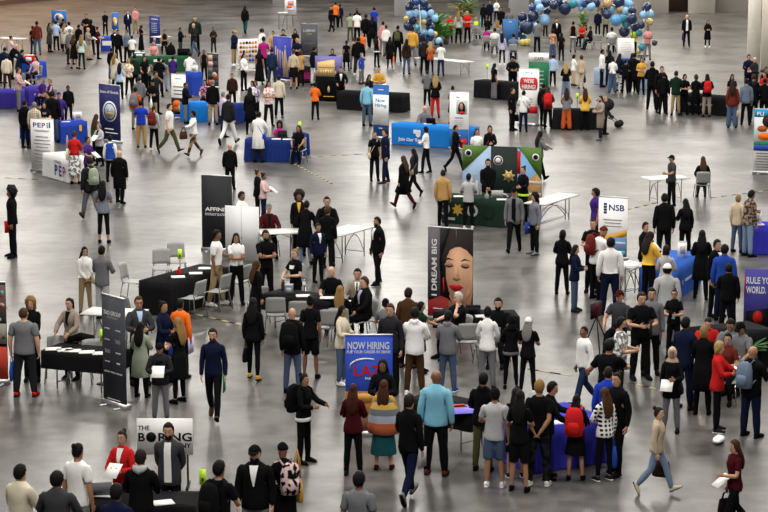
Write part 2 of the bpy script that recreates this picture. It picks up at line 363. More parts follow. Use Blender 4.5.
def pose(g, arms, legs, lean=0, yaw=0, pitch=0, jit=0.0):
    B = [np.eye(4) for _ in range(19)]; lr = R(lean)
    X = np.eye(4)
    B[0] = M4(rot('X', lr*.35), (0, 0, .95)); B[1] = B[0] @ M4(rot('X', lr*.35), (0, 0, 1.04)); B[2] = B[1] @ M4(rot('X', lr*.3), (0, 0, 1.22))
    B[3] = B[2]; B[4] = B[2] @ M4(rot('Z', R(yaw)) @ rot('X', R(pitch)-lr*.35), (0, .01, 1.50))
    Rc = B[2][:3, :3]
    for i, s in enumerate((1, -1)):
        S = SH(g, s); T, pole = ARM[arms[i]]; fl = np.array((s, 1, 1.))
        dv = Rc.T @ (np.array(T)*fl); pl = Rc.T @ (np.array(pole)*fl); d = min(np.linalg.norm(dv), .985*(L1+L2)); u = dv/np.linalg.norm(dv)
        a = (L1*L1-L2*L2+d*d)/(2*d); h = math.sqrt(max(L1*L1-a*a, 0)); pp = pl-(pl @ u)*u; pp /= np.linalg.norm(pp)+1e-9
        e = u*a+pp*h; d1 = e/np.linalg.norm(e); d2 = u*d-e; d2 /= np.linalg.norm(d2)
        R1 = between(AX(s), d1); R2 = between(AX(s), R1.T @ d2)
        B[5+i] = B[2] @ M4(R1, S); E = S+AX(s)*L1; B[7+i] = B[5+i] @ M4(R2, E); B[9+i] = B[7+i]
        K = S+AX(s)*(L1+L2+.08); cu = .5 if arms[i] in 'fledrkcb' else .2
        B[11+i] = B[9+i] @ M4(rot('Y', s*cu), K)
    for i, s in enumerate((1, -1)):
        hip, knee, ank = (s*.09, 0, .90), (s*.105, 0, .49), (s*.115, .01, .09); ph = 1 if i == 0 else -1
        if legs == 'sit': hf, kf, ff, ab = -84, 86+jit*12, 0, s*3
        elif legs in ('walk', 'klaw'):
            if legs == 'klaw': ph = -ph
            hf, kf, ff, ab = (-25, 6, -6, 0) if ph > 0 else (16, 26, 20, 0)
        elif legs == 'step': hf, kf, ff, ab = (-13, 10, 3, s*2) if ph > 0 else (8, 6, -8, s*2)
        else: hf, kf, ff, ab = (-3*jit*ph, 4*max(0, jit*ph), 0, s*(1+2*abs(jit)))
        B[13+i] = M4(rot('Y', R(-ab)) @ rot('X', R(hf)), hip); B[15+i] = B[13+i] @ M4(rot('X', R(kf)), knee); B[17+i] = B[15+i] @ M4(rot('X', R(ff if legs != 'sit' else -2)), ank)
    zs = [(B[17+i] @ np.array((s*.115, y, 0, 1)))[2] for i, s in enumerate((1, -1)) for y in (.06, -.18)]
    return [M for M in B], -min(zs)
def lbs(V, W, B, dz, sc, wx):
    Bs = np.stack(B); M = np.tensordot(W, Bs, axes=(1, 0)); out = np.einsum('nij,nj->ni', M[:, :3, :3], V)+M[:, :3, 3]
    out[:, 2] += dz; return out*np.array((sc*wx, sc*wx, sc))
def shoe_mesh(s):
    k = ('shoe', s)
    if k not in TPL:
        up = loft([(s*.115, .062, .045), (s*.115, .045, .05), (s*.116, .0, .055), (s*.119, -.06, .048), (s*.122, -.13, .036), (s*.124, -.185, .028), (s*.124, -.205, .024)],
                  [(.026,.040), (.040,.052), (.043,.056), (.046,.045), (.050,.032), (.040,.024), (.016,.014)], 12, ref=(0, 0, 1))
        so = loft([(s*.115, .072, .012), (s*.116, 0, .012), (s*.121, -.12, .012), (s*.124, -.212, .014)], [(.036,.013), (.046,.013), (.054,.013), (.024,.012)], 12, ref=(0, 0, 1))
        TPL[k] = (up, so)
    return TPL[k]
FRONTS = {}
def front_panel(g, d, zt, zb, wt, wb):
    """a strip of cloth lying on the chest, between zb and zt"""
    V, P = [], []; zs = np.linspace(zb, zt, 7); nc = 5
    for z in zs:
        hw = wb+(wt-wb)*(z-zb)/(zt-zb); rx, ry, yc = prof(g, min(z, 1.45))
        for x in np.linspace(-hw, hw, nc):
            V.append((x, yc-(ry+d)*math.sqrt(max(0, 1-(x/(rx+d))**2)), z))
    n = len(V); V += [(a, b+.012, c) for a, b, c in V]
    for i in range(len(zs)-1):
        for j in range(nc-1):
            q = (i*nc+j, i*nc+j+1, (i+1)*nc+j+1, (i+1)*nc+j); P.append(q); P.append(tuple(k+n for k in q[::-1]))
    return np.array(V, float), P
PEOPLE = []
GARD = dict(shirt=.023, tee=.024, vest=.025, sweater=.029, jacket=.032, hoodie=.036, coat=.04, tunic=.028)
LOWER = ('pants', 'wide', 'leggings', 'shorts', 'crop', 'skirt', 'longskirt')
UPN = dict(tee='t_shirt', vest='sleeveless_top')
LWN = dict(pants='trousers', wide='wide_trousers', crop='cropped_leggings', longskirt='long_skirt')
def person(px, hy, fy, head, spec, label, group='visitors and recruiters at the job fair'):
    tk = spec.split(); g, sk = tk[0][0], tk[0][1]; hs, _, hc = tk[1].partition('.'); arms = tk[4]
    opt = {}
    for q in tk[5:]:
        a, _, b = q.partition('='); opt[a] = b or True
    legs = 'sit' if 'sit' in opt else 'walk' if 'walk' in opt else 'klaw' if 'klaw' in opt else 'step' if 'step' in opt else 'stand'
    lean, yaw, pitch = float(opt.get('lean', 0)), float(opt.get('yaw', 0)), float(opt.get('look', 8))
    jit = random.uniform(-1, 1); wx = float(opt.get('w', 1.0))*random.uniform(.90, .97)*(.95 if g == 'f' else 1)
    B, dz = pose(g, arms, legs, lean, yaw, pitch, jit)
    st = (1.73 if g == 'm' else 1.63)*random.uniform(.985, 1.015)
    rz = R(head); ht = B[4] @ np.array((0, .006, 1.725, 1)); ht[2] += dz
    if fy and not lean and legs != 'sit':
        p0 = G(px, fy-.5, 0); st = min(1.98, max(1.42, topz(p0.y, hy)))/ht[2]*1.725
    sc = st/1.725; top = ht[:3]*sc
    if fy and (lean or legs == 'sit'): p0 = G(px, fy-.5, 0)
    elif not fy: 
        q = G(px, hy, top[2]+.012); p0 = Vector((q.x, q.y, 0)); rr = Matrix.Rotation(rz, 3, 'Z') @ Vector((top[0], top[1], 0)); p0 -= rr; p0.z = 0
    hi = 1 if ppm(p0.y) > 36 else 0
    root = empty('person', p0, rz); thing(root, label, 'person', group)
    def put(name, V, T, W, mats, mi=None):
        return mk(name, lbs(V, W, B, dz, sc, wx), T, mats, mi, root)
    hw = np.zeros(19); hw[4] = 1
    V, T, W, mi = template('body', g, hi)
    put('body', V, T, W, [skinm(sk), mat('eye_white', (.75,.73,.7), rough=.3), mat('iris', (.015,.01,.008), rough=.3), mat('lips', tuple(q*.62 for q in SKIN['2']), rough=.5)], mi)
    ut, _, uc = tk[2].partition('.'); lt, _, lc = tk[3].partition('.')
    if lt != 'none':
        V, T, W, _m = template(lt, g, hi); put(LWN.get(lt, lt), V, T, W, fabric(lc))
    if ut in ('dress', 'longdress'):
        V, T, W, _m = template(ut, g, hi); put('dress', V, T, W, fabric(uc)); dd = .014
    else:
        V, T, W, _m = template(ut, g, hi)
        if 'skirt' in lt or 'tuck' in opt: V = V.copy(); k = V[:, 2] < 1.0; k &= abs(V[:, 0]) < .24; V[k, 2] = np.maximum(V[k, 2], .955)
        put(UPN.get(ut, ut), V, T, W, fabric(uc)); dd = GARD[ut]
    if 'under' in opt:
        V, T, W, _m = template('shirt', g, hi); put('shirt', V, T, W, fabric(opt['under']))
    if 'V' in opt:
        V, P = front_panel(g, dd+.016, 1.455, 1.16, .062, .008); put('shirt_front', V, P, weights(V, g), fabric(opt['V']))
    if 'open' in opt:
        V, P = front_panel(g, dd+.017, 1.455, .86, .055, .06); put('shirt_front', V, P, weights(V, g), fabric(opt['open']))
    if 'tie' in opt:
        V, P = front_panel(g, dd+.023, 1.44, 1.18, .014, .022); put('necktie', V, P, weights(V, g), fabric(opt['tie']))
    if 'logo' in opt:
        V, P = front_panel(g, dd+.016, 1.35, 1.27, .08, .07); put('chest_print', V, P, weights(V, g), fabric(opt['logo']))
    if 'badge' in opt:
        V, P = front_panel(g, dd+.016, 1.12, 1.0, .04, .04); put('name_badge', V, P, weights(V, g), fabric(opt['badge']))
    if 'hem' in opt:   # a second band of colour at the waist
        V, P = torso(g, .83, .90, dd+.006, lo=.89); put('waistband', V, P, weights(V, g), fabric(opt['hem']))
    if 'H' in opt:
        V, P = loft([(-.085, .045, 1.485), (-.055, .10, 1.475), (0, .125, 1.455), (.055, .10, 1.475), (.085, .045, 1.485)], [.034, .05, .056, .05, .034], 10, ref=(0, 0, 1)); put('hood', V, P, weights(V, g), fabric(opt['H']))
    if 'scarf' in opt:
        V, P = loft([(0, .012, 1.43), (0, .008, 1.47), (0, .0, 1.51)], [(.12,.10), (.10,.09), (.075,.075)], 16); put('scarf', V, P, weights(V, g), fabric(opt['scarf']))
    if 'poncho' in opt:
        V, P = loft([(0, 0, z) for z in (.72, .85, 1.0, 1.15, 1.30, 1.42, 1.46)], [(.33,.26), (.33,.25), (.32,.23), (.30,.21), (.25,.17), (.14,.11), (.07,.07)], 22)
        put('striped_shawl', V, P, weights(V*np.array((.5, 1, 1)), g, True), stripe_shawl())
    if hs != 'bald':
        V, P = hair(hs if hs not in ('turban',) else 'beanie', hi); W = np.tile(hw, (len(V), 1))
        wear = hs in ('cap', 'beanie', 'hijab'); nm = dict(cap='cap', beanie='beanie', hijab='headscarf').get(hs, 'hair')
        put(nm, V, P, W, fabric(hc) if wear else hairm(hc))
        if hs == 'cap' and 'hair' in opt:
            V, P = hair(opt['hair'].split('.')[0], hi); V = (V-np.array((0, 0, 1.6)))*np.array((.98, .98, .94))+np.array((0, 0, 1.595)); put('hair', V, P, np.tile(hw, (len(V), 1)), hairm(opt['hair'].split('.')[1]))
    if 'beard' in opt:
        V, P = loft([(0, -.052, 1.484), (0, -.050, 1.505), (0, -.040, 1.535), (0, -.032, 1.552)], [(.032,.034), (.052,.050), (.064,.064), (.068,.064)], 12)
        put('beard', V, P, np.tile(hw, (len(V), 1)), hairm(opt['beard'] if isinstance(opt['beard'], str) else 'k'))
    if 'specs' in opt:
        m = MB()
        for s in (1, -1):
            m.tube([(s*.03+.02*math.cos(a), -.098, 1.626+.016*math.sin(a)) for a in np.linspace(0, 2*math.pi, 11)], .0032, n=5); m.tube([(s*.05, -.096, 1.63), (s*.075, -.06, 1.63), (s*.079, .01, 1.625)], .003, n=5)
        m.tube([(-.011, -.1, 1.63), (.011, -.1, 1.63)], .003, n=5); V = np.concatenate(m.V); put('glasses', V, m.P, np.tile(hw, (len(V), 1)), mat('frame_black', (.01,.01,.01), rough=.3))
    shc = opt.get('S', 'black')
    for i, s in enumerate((1, -1)):
        up, so = shoe_mesh(s); V, P = join([up, so]); W = np.zeros((len(V), 19)); W[:, 17+i] = 1
        put('shoe', V, P, W, [fabric(shc), fabric('white' if shc in ('white', 'blue', 'charcoal') else 'black')], [0]*len(up[1])+[1]*len(so[1]))
    info = dict(props=[], root=root, B=B, dz=dz, sc=sc, rz=rz, g=g, wx=wx, label=label, legs=legs); PEOPLE.append(info)
    for q in ('paper', 'phone', 'folder', 'bag', 'tote', 'pack', 'purse', 'sack'):
        if q in opt: carry(info, q, opt[q] if isinstance(opt[q], str) else '')
    return info
def stripe_shawl():
    if 'shawl' in MATS: return MATS['shawl']
    m = bsdf('shawl', (.5,.3,.1), rough=.9); nt, N, L, b = nodes(m); tc = N.new('ShaderNodeTexCoord'); sp = N.new('ShaderNodeSeparateXYZ'); mr = N.new('ShaderNodeMapRange')
    mr.inputs['From Min'].default_value = .68; mr.inputs['From Max'].default_value = 1.45; cr = N.new('ShaderNodeValToRGB'); cr.color_ramp.interpolation = 'CONSTANT'
    cs = [(0, (.42,.09,.03)), (.18, (.33,.36,.44)), (.34, (.12,.15,.17)), (.48, (.55,.32,.06)), (.62, (.10,.12,.13)), (.75, (.5,.3,.08))]
    el = cr.color_ramp.elements; el[0].position = 0; el[0].color = (*cs[0][1], 1); el[1].position = cs[1][0]; el[1].color = (*cs[1][1], 1)
    for p, c in cs[2:]: e = el.new(p); e.color = (*c, 1)
    L.new(tc.outputs['Object'], sp.inputs[0]); L.new(sp.outputs['Z'], mr.inputs['Value']); L.new(mr.outputs[0], cr.inputs[0]); L.new(cr.outputs[0], b.inputs['Base Color']); MATS['shawl'] = m; return m
def carry(I, kind, col):
    """things people hold or wear on a strap, each a thing of its own"""
    B, dz, sc, g = I['B'], I['dz'], I['sc'], I['g']; col, _, hand = col.partition(':')
    def P(b, p): 
        q = B[b] @ np.array((*p, 1)); q[2] += dz; return q[:3]*np.array((sc*I['wx'], sc*I['wx'], sc))
    def palm(i): s = (1, -1)[i]; return P(9+i, SH(g, s)+AX(s)*.60+np.array((-s*.012, 0, -.012)))
    hi_ = 0 if hand == 'L' else 1; lab = I['label']; loc = I['root'].location; Mz = Matrix.Rotation(I['rz'], 3, 'Z')
    def fin(m, name, text, cat, org, kids=()):
        o = m.build(name, smooth=kind in ('pack', 'bag', 'tote', 'purse', 'sack'), loc=Vector(loc)+Mz @ Vector(org), rz=I['rz'])
        for km, kn in kids: km.build(kn, parent=o, smooth=True)
        n = 16-len(text.split()); assert len(lab.split()) <= n, (lab, text)
        I['props'].append(o); return thing(o, text+' '+lab, cat, 'things people carry')
    m = MB()
    if kind == 'paper':
        c = (palm(0)+palm(1))/2 if abs(palm(0)[0]-palm(1)[0]) < .36 and not hand else palm(hi_); c = c+np.array((0, -.04, .03))
        fm = fabric(col or 'white'); Rm = np.array(Matrix.Rotation(R(35), 3, 'X'))
        V = np.array([(a*.108, b*.14, z*.002) for a in (-1, 1) for b in (-1, 1) for z in (-1, 1)]) @ Rm.T
        m.add(V, [(0,1,3,2),(4,6,7,5),(0,4,5,1),(2,3,7,6),(0,2,6,4),(1,5,7,3)], fm)
        return fin(m, 'paper_sheet', (col or 'white')+' paper held by the', 'paper', c)
    if kind == 'folder':
        c = palm(hi_)+np.array((0, -.02, -.06)); m.box((0, 0, 0), (.014, .23, .31), fabric(col)); return fin(m, 'document_folder', col+' folder held by the', 'folder', c)
    if kind == 'phone':
        c = palm(hi_)+np.array((0, -.03, .04)); m.box((0, 0, 0), (.072, .012, .145), fabric(col or 'black')); return fin(m, 'phone', 'phone held by the', 'phone', c)
    if kind == 'pack':
        c = P(2, (0, prof(g, 1.25)[1]+.14, 1.24)); f = fabric(col)
        m.tube([(0, 0, -.24), (0, 0, -.22), (0, .005, -.1), (0, 0, .08), (0, -.01, .19), (0, -.02, .23)], [(.12,.07), (.15,.1), (.155,.11), (.15,.10), (.12,.075), (.05,.03)], f, 14)
        k = MB(); k.tube([(0, .06, -.20), (0, .09, -.16), (0, .10, -.06), (0, .08, .0)], [(.07,.03), (.11,.05), (.11,.05), (.08,.03)], f, 10)
        st = MB()
        for s in (1, -1): st.tube([(s*.08, -.04, .18), (s*.09, -.15, .235), (s*.10, -.30, .17), (s*.115, -.32, .02), (s*.13, -.20, -.10), (s*.12, -.05, -.17)], .016, f, 6)
        return fin(m, 'backpack', col.replace('_', ' ').replace('print ', 'patterned ').replace('-', ' and ')+' backpack worn by the', 'backpack', c, [(k, 'front_pocket'), (st, 'shoulder_straps')])
    if kind in ('bag', 'tote', 'sack'):
        wd, hgt, th = dict(bag=(.30, .26, .10), tote=(.30, .34, .10), sack=(.28, .36, .12))[kind]; c = palm(hi_)+np.array((0, 0, -.08-hgt/2-.06)); f = fabric(col)
        if hand in ('S', 's'): s = 1 if hand == 'S' else -1; c = P(0, (s*.26, .02, .98))
        m.tube([(0, 0, -hgt/2), (0, 0, -hgt/2+.02), (0, 0, 0), (0, 0, hgt/2)], [(th*.35, wd*.42), (th*.5, wd*.5), (th*.55, wd*.5), (th*.25, wd*.42)], f, 14)
        k = MB(); top = .12 if hand not in ('S', 's') else .42
        for s in (1, -1): k.tube([(s*.015, -.08, hgt/2-.01), (s*.012, -.055, hgt/2+top*.7), (0, 0, hgt/2+top), (s*.012, .055, hgt/2+top*.7), (s*.015, .08, hgt/2-.01)], .008, f, 5)
        nm = dict(bag='handbag', tote='tote_bag', sack='carrier_bag')[kind]
        return fin(m, nm, col.replace('print_', 'patterned ').replace('-', ' and ')+' '+nm.replace('_', ' ')+' of the', 'bag', c, [(k, 'handles')])
    if kind == 'purse':
        s = 1 if hand == 'L' else -1; c = P(0, (s*.215, -.05, .90)); f = fabric(col)
        m.tube([(0, 0, -.09), (0, 0, -.08), (0, 0, 0), (0, 0, .08)], [(.035, .11), (.05, .125), (.05, .125), (.03, .11)], f, 12); k = MB()
        sh = P(2, (-s*.09, -.10, 1.42))-c; sh2 = P(2, (-s*.09, .09, 1.43))-c; top = P(2, (-s*.095, 0, 1.475))-c; ch = P(1, (s*.05, -prof(g, 1.2)[1]-.05, 1.2))-c; bk = P(1, (s*.05, prof(g, 1.2)[1]+.05, 1.2))-c
        k.tube([(0, -.10, .05), ch, sh, top, sh2, bk, (0, .10, .05)], .009, f, 5)
        return fin(m, 'shoulder_bag', col+' crossbody bag of the', 'bag', c, [(k, 'strap')])
# ---------------------------------------------------------------- the hall
def floor_mat():
    m = bsdf('polished_concrete', (.3,.29,.27), rough=.3, spec=.3); nt, N, L, b = nodes(m); tc = N.new('ShaderNodeTexCoord')
    n1 = N.new('ShaderNodeTexNoise'); n1.inputs['Scale'].default_value = .35; n1.inputs['Detail'].default_value = 3; n1.inputs['Roughness'].default_value = .6
    n2 = N.new('ShaderNodeTexNoise'); n2.inputs['Scale'].default_value = 2.2; n2.inputs['Detail'].default_value = 2
    for n in (n1, n2): L.new(tc.outputs['Object'], n.inputs['Vector'])
    cr = N.new('ShaderNodeValToRGB'); cr.color_ramp.elements[0].position = .40; cr.color_ramp.elements[0].color = (.046,.043,.039,1); cr.color_ramp.elements[1].position = .60; cr.color_ramp.elements[1].color = (.125,.119,.110,1)
    ad = N.new('ShaderNodeMath'); ad.operation = 'MULTIPLY_ADD'; ad.inputs[1].default_value = .35; L.new(n2.outputs['Fac'], ad.inputs[0]); ad2 = N.new('ShaderNodeMath'); ad2.operation = 'MULTIPLY'; ad2.inputs[1].default_value = .65
    L.new(n1.outputs['Fac'], ad2.inputs[0]); L.new(ad2.outputs[0], ad.inputs[2]); L.new(ad.outputs[0], cr.inputs[0])
    br = N.new('ShaderNodeTexBrick'); br.offset = 0; br.inputs['Scale'].default_value = 1; br.inputs['Brick Width'].default_value = 9.2; br.inputs['Row Height'].default_value = 9.2; br.inputs['Mortar Size'].default_value = .018; br.inputs['Mortar Smooth'].default_value = .3
    mp = N.new('ShaderNodeMapping'); mp.inputs['Rotation'].default_value = (0, 0, R(17)); L.new(tc.outputs['Object'], mp.inputs[0]); L.new(mp.outputs[0], br.inputs['Vector'])
    br.inputs['Color1'].default_value = br.inputs['Color2'].default_value = (1,1,1,1); br.inputs['Mortar'].default_value = (.6,.6,.6,1)
    mx = N.new('ShaderNodeMix'); mx.data_type = 'RGBA'; mx.blend_type = 'MULTIPLY'; mx.inputs['Factor'].default_value = 1
    L.new(cr.outputs[0], mx.inputs['A']); L.new(br.outputs['Color'], mx.inputs['B']); L.new(mx.outputs['Result'], b.inputs['Base Color'])
    mr = N.new('ShaderNodeMapRange'); mr.inputs['To Min'].default_value = .29; mr.inputs['To Max'].default_value = .35; mr.inputs['From Min'].default_value = .3; mr.inputs['From Max'].default_value = .7
    n3 = N.new('ShaderNodeTexNoise'); n3.inputs['Scale'].default_value = .5; n3.inputs['Detail'].default_value = 1; L.new(tc.outputs['Object'], n3.inputs['Vector']); L.new(n3.outputs['Fac'], mr.inputs['Value']); L.new(mr.outputs[0], b.inputs['Roughness'])
    return m
def quad(name, pts, m): return struct(mk(name, pts, [tuple(range(len(pts)))], m, smooth=False))
quad('floor', [(-70, 8, 0), (70, 8, 0), (70, 240, 0), (-70, 240, 0)], floor_mat())
YB = G(700, 13.3).y
WALLM = mat('wall_paint', (.80,.73,.64), rough=.7); WARM = mat('wall_tan', (.75,.44,.25), rough=.7); PANEL = mat('partition', (.78,.72,.63), rough=.6)
def wallbox(name, x0, x1, y, h, m, t=.4, z0=0): return struct(MB().box(((x0+x1)/2, y+t/2, z0+h/2), (x1-x0, t, h), m).build(name))
gx = lambda px, py: G(px, py).x
wallbox('wall_rear_right', gx(566, 13.3), gx(668.5, 13.3), YB, CEIL, WALLM)
wallbox('wall_rear_middle', gx(688.5, 13.3), gx(715, 13.3), YB, CEIL, WALLM)
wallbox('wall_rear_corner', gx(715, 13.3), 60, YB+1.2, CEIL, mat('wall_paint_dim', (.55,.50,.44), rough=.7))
wallbox('wall_rear_lintel', gx(668.5, 13.3), gx(688.5, 13.3), YB, CEIL-3.2, WALLM, z0=3.2)
wallbox('wall_alcove', gx(664, 13.3), gx(693, 13.3), YB+2.2, 3.6, mat('alcove_brown', (.09,.045,.03)))
wallbox('wall_rear', -70, 70, 238, CEIL, mat('wall_rear_tan', (.78,.62,.47), rough=.7))
a, b_ = G(-60, 11.5), G(50, 0.0); d = (b_-a).normalized(); e = b_+d*22
struct(MB().add([(a.x, a.y, 0), (e.x, e.y, 0), (e.x, e.y, CEIL), (a.x, a.y, CEIL)], [(0, 1, 2, 3)], WARM).build('wall_left'))
struct(MB().add([(a.x, a.y-.06, 0), (e.x, e.y-.06, 0), (e.x, e.y-.06, .35), (a.x, a.y-.06, .35)], [(0, 1, 2, 3)], mat('base_dark', (.12,.06,.035))).build('baseboard_left'))
quad('ceiling', [(-70, 8, CEIL), (-70, 240, CEIL), (70, 240, CEIL), (70, 8, CEIL)], mat('ceiling_dark', (.10,.10,.10), rough=.9))
for px, py, wd in ((402.5, 16, 1.0), (519, 15.5, 1.2), (283, 3.5, 1.4)):
    p = G(px, py); struct(MB().box((p.x, p.y+wd/2, CEIL/2), (wd*1.1, wd, CEIL), mat('column_paint', (.62,.61,.62), rough=.6)).build('column_rear'))
# tall movable partition panels at the right edge
for x0, x1, py in ((747, 759.5, 74), (761, 790, 72)):
    p, q = G(x0, py), G(x1, py)
    o = MB().box(((p.x+q.x)/2, p.y+.1, 3.1), (q.x-p.x, .18, 6.2), PANEL).box(((p.x+q.x)/2, p.y+.1, .06), (q.x-p.x, .22, .12), mat('darkgrey')).build('partition_panel')
    thing(o, 'tall beige movable wall panel at the right edge, '+('nearer the middle' if x0 < 750 else 'cut by the picture edge'), 'partition', 'movable wall panels')
# floor tape: yellow and black dashes
def tape(p, q, name='floor_tape'):
    m = MB(); A, B = G(*p), G(*q); n = max(4, int((B-A).length/.22)); d = (B-A)/n; rz = math.atan2(d.y, d.x); 
    for i in range(n): m.box((A+d*(i+.5))+Vector((0, 0, .004)), (d.length, .07, .004), mat('tape_yellow', (.42,.36,.16), rough=.6) if i % 2 else mat('black'), rz)
    o = m.build('floor_marking'); o['kind'] = 'structure'
tape((255, 160.5), (372, 153.5)); tape((293, 163), (332, 184)); tape((626, 210), (656, 203)); tape((710, 198), (768, 190.5)); tape((5, 178), (45, 180)); tape((190, 313), (242, 325)); tape((528, 369), (572, 376)); tape((630, 383), (656, 389)); tape((0, 307), (10, 309))
# ---------------------------------------------------------------- signs
MW = lambda: mat('print_white', (.78,.77,.76), rough=.5)
def ink(c): return mat('ink_'+c, COL[c], rough=.5)
SIGNS = []
class Sign:
    """an upright flat display: base corners A, B and top row in the photograph fix its place and real size"""
    def __init__(s, name, A, B, ytop, bg, label, cat='banner', foot='roll', thick=.03, zlow=0.0, group='display signs'):
        a, b = G(*A), G(*B); s.w = (b-a).length; c = (a+b)/2; s.h = topz(c.y, ytop); s.z0 = zlow
        s.root = empty(name, c, math.atan2(b.y-a.y, b.x-a.x)); thing(s.root, label, cat, group); s.t = thick; SIGNS.append((s.root, s.w)); s.parts = {}; s.lay = 0
        m = MB().box((0, 0, (s.h+zlow)/2), (s.w, thick, s.h-zlow), bg); m.build('panel', parent=s.root)
        if foot == 'roll':
            al = mat('aluminium', (.55,.55,.56), rough=.35, metal=.8)
            MB().box((0, .02, .05), (s.w+.04, .16, .09), al).box((-s.w*.3, 0, .012), (.06, .42, .02), al).box((s.w*.3, 0, .012), (.06, .42, .02), al).build('base', parent=s.root)
            MB().box((0, 0, s.h+.012), (s.w+.01, thick+.012, .025), al).build('top_rail', parent=s.root)
            MB().tube([(0, thick+.01, .05), (0, thick+.01, s.h-.02)], .012, al).build('support_pole', parent=s.root)
        elif foot == 'legs':
            al = mat('black')
            for q in (-1, 1): MB().tube([(q*s.w*.4, .03, 0.015), (q*s.w*.4, .03, s.h*.9)], .015, al).box((q*s.w*.4, .03, .015), (.04, .5, .03), al).build('leg', parent=s.root)
    def part(s, n): return s.parts.setdefault(n, MB())
    def P(s, u, v): return ((u-.5)*s.w, s.z0+v*(s.h-s.z0))
    def y(s): s.lay += 1; return -s.t/2-.0025-.0012*s.lay
    def rect(s, u0, u1, v0, v1, m, part='printed_band'): return s.poly([(u0, v0), (u1, v0), (u1, v1), (u0, v1)], m, part)
    def poly(s, uv, m, part='printed_picture'):
        y = s.y(); uv = [(min(max(p, 0), 1), min(max(q, 0), 1)) for p, q in uv]; V = [(s.P(*q)[0], y, s.P(*q)[1]) for q in uv]; n = len(V); V += [(a, y+.004, c) for a, _, c in V]
        P = [tuple(range(n))]+[(i, i+n, (i+1) % n+n, (i+1) % n) for i in range(n)]; s.part(part).add(V, P, m); return s
    def ell(s, u, v, ru, rv, m, part='printed_picture', n=28, a0=0, a1=2*math.pi):
        return s.poly([(u+ru*math.cos(a0+(a1-a0)*i/n), v+rv*math.sin(a0+(a1-a0)*i/n)) for i in range(n+(a1-a0 < 6))], m, part)
    def circ(s, u, v, r, m, part='emblem', n=28): return s.ell(u, v, r, r*s.w/(s.h-s.z0), m, part, n)
    def star(s, u, v, r, m, n=7, part='emblem', k=.55):
        q = s.w/(s.h-s.z0); return s.poly([(u+(r if i % 2 else r*k)*math.sin(math.pi*i/n), v+(r if i % 2 else r*k)*q*math.cos(math.pi*i/n)) for i in range(2*n)], m, part)
    def text(s, txt, u, v, h, m, wd=None, part='lettering', vert=False):
        """left end u, baseline v, cap height h and width wd as shares of the panel"""
        V, P = text_mesh(txt); V = V.copy(); ph = V[:, 1].max() or 1; pw = V[:, 0].max() or 1; y = s.y(); X0, Z0 = s.P(u, v); H = h*(s.h-s.z0)
        if vert: k = H/pw; W2 = wd*s.w if wd else k*ph; out = np.stack([X0-V[:, 1]/ph*W2, np.full(len(V), y), Z0+V[:, 0]*k], 1)
        else: W2 = wd*s.w if wd else H/ph*pw; out = np.stack([X0+V[:, 0]/pw*W2, np.full(len(V), y), Z0+V[:, 1]/ph*H], 1)
        s.part(part+'#'+txt).add(out, P, m); return s
    def lines(s, u0, u1, v1, v0, n, m, part='small_print', ragged=.12):
        r = random.Random(n+int(u0*99)); hh = (v1-v0)/n
        for i in range(n): k = r.uniform(0, ragged)*(u1-u0); s.rect(u0+k, u1-k, v1-(i+.62)*hh, v1-(i+.3)*hh, m, part); s.lay -= 1
        s.lay += 1; return s
    def done(s):
        for n, m in s.parts.items(): m.build(n.split('#')[0], parent=s.root)
        return s
W_ = MW()
# left side
S = Sign('banner', (32, 171.5), (54.5, 173.2), 119, W_, 'tall white roll-up banner with coloured letters and grey print', foot='roll')
for i, (ch, c) in enumerate((('P', 'purple'), ('E', 'blue'), ('P', 'magenta'))): S.text(ch, .12+i*.19, .84, .09, ink(c), .16)
S.rect(.72, .78, .84, .90, ink('aqua'), 'emblem').rect(.82, .88, .84, .92, ink('teal'), 'emblem').circ(.75, .925, .035, ink('aqua')).circ(.85, .935, .03, ink('purple'))
S.lines(.12, .88, .80, .76, 2, ink('grey')).lines(.14, .86, .70, .12, 9, ink('lightgrey')).done()
S = Sign('banner', (100.3, 141), (120.6, 143.5), 85, ink('navy') if 0 else mat('ink_statenavy', (.02,.022,.10)), 'navy roll-up banner with a round state seal')
S.text('State of Nevada', .06, .855, .05, W_, .9).circ(.52, .54, .34, W_, 'emblem').circ(.52, .54, .29, ink('navy')).circ(.52, .54, .25, mat('seal_sky', (.45,.5,.6))).ell(.52, .50, .2, .045, mat('seal_tan', (.5,.38,.2)), 'emblem').poly([(.34,.53),(.45,.60),(.52,.56),(.60,.61),(.70,.53)], mat('seal_grey', (.3,.3,.35)), 'emblem')
S.lines(.2, .75, .26, .2, 1, W_).lines(.28, .9, .19, .14, 1, W_).done()
S = Sign('banner', (52, 24.5), (66.5, 25.5), 10.8, mat('ink_strongblue', (.03,.13,.42)), 'small blue banner with a yellow and white badge, at the upper left')
S.ell(.5, .5, .32, .32, W_, 'emblem').ell(.5, .52, .26, .26, ink('yellow'), 'emblem').ell(.4, .5, .12, .2, ink('blue'), 'emblem').poly([(.45,.5),(.6,.75),(.8,.62),(.6,.4)], W_, 'emblem').done()
S = Sign('banner', (112, 31), (118.6, 31), 12.8, mat('ink_strongblue'), 'narrow blue banner with a yellow figure behind the blue table')
S.ell(.5, .6, .34, .16, ink('yellow'), 'emblem').ell(.55, .45, .2, .12, W_, 'emblem').poly([(.3,.3),(.7,.3),(.6,.55),(.4,.55)], ink('yellow'), 'emblem').done()
S = Sign('banner', (149.8, 45), (160.2, 46), 16, mat('ink_indigo', (.03,.035,.16)), 'narrow navy banner with white lines of print')
S.lines(.12, .88, .93, .85, 1, W_).lines(.14, .8, .78, .42, 6, ink('paleblue')).rect(.38, .62, .12, .26, ink('lightgrey'), 'emblem').done()
S = Sign('banner', (172, 119), (186, 120), 74.3, W_, 'white rounded banner with dark lettering and a fiery picture at its foot')
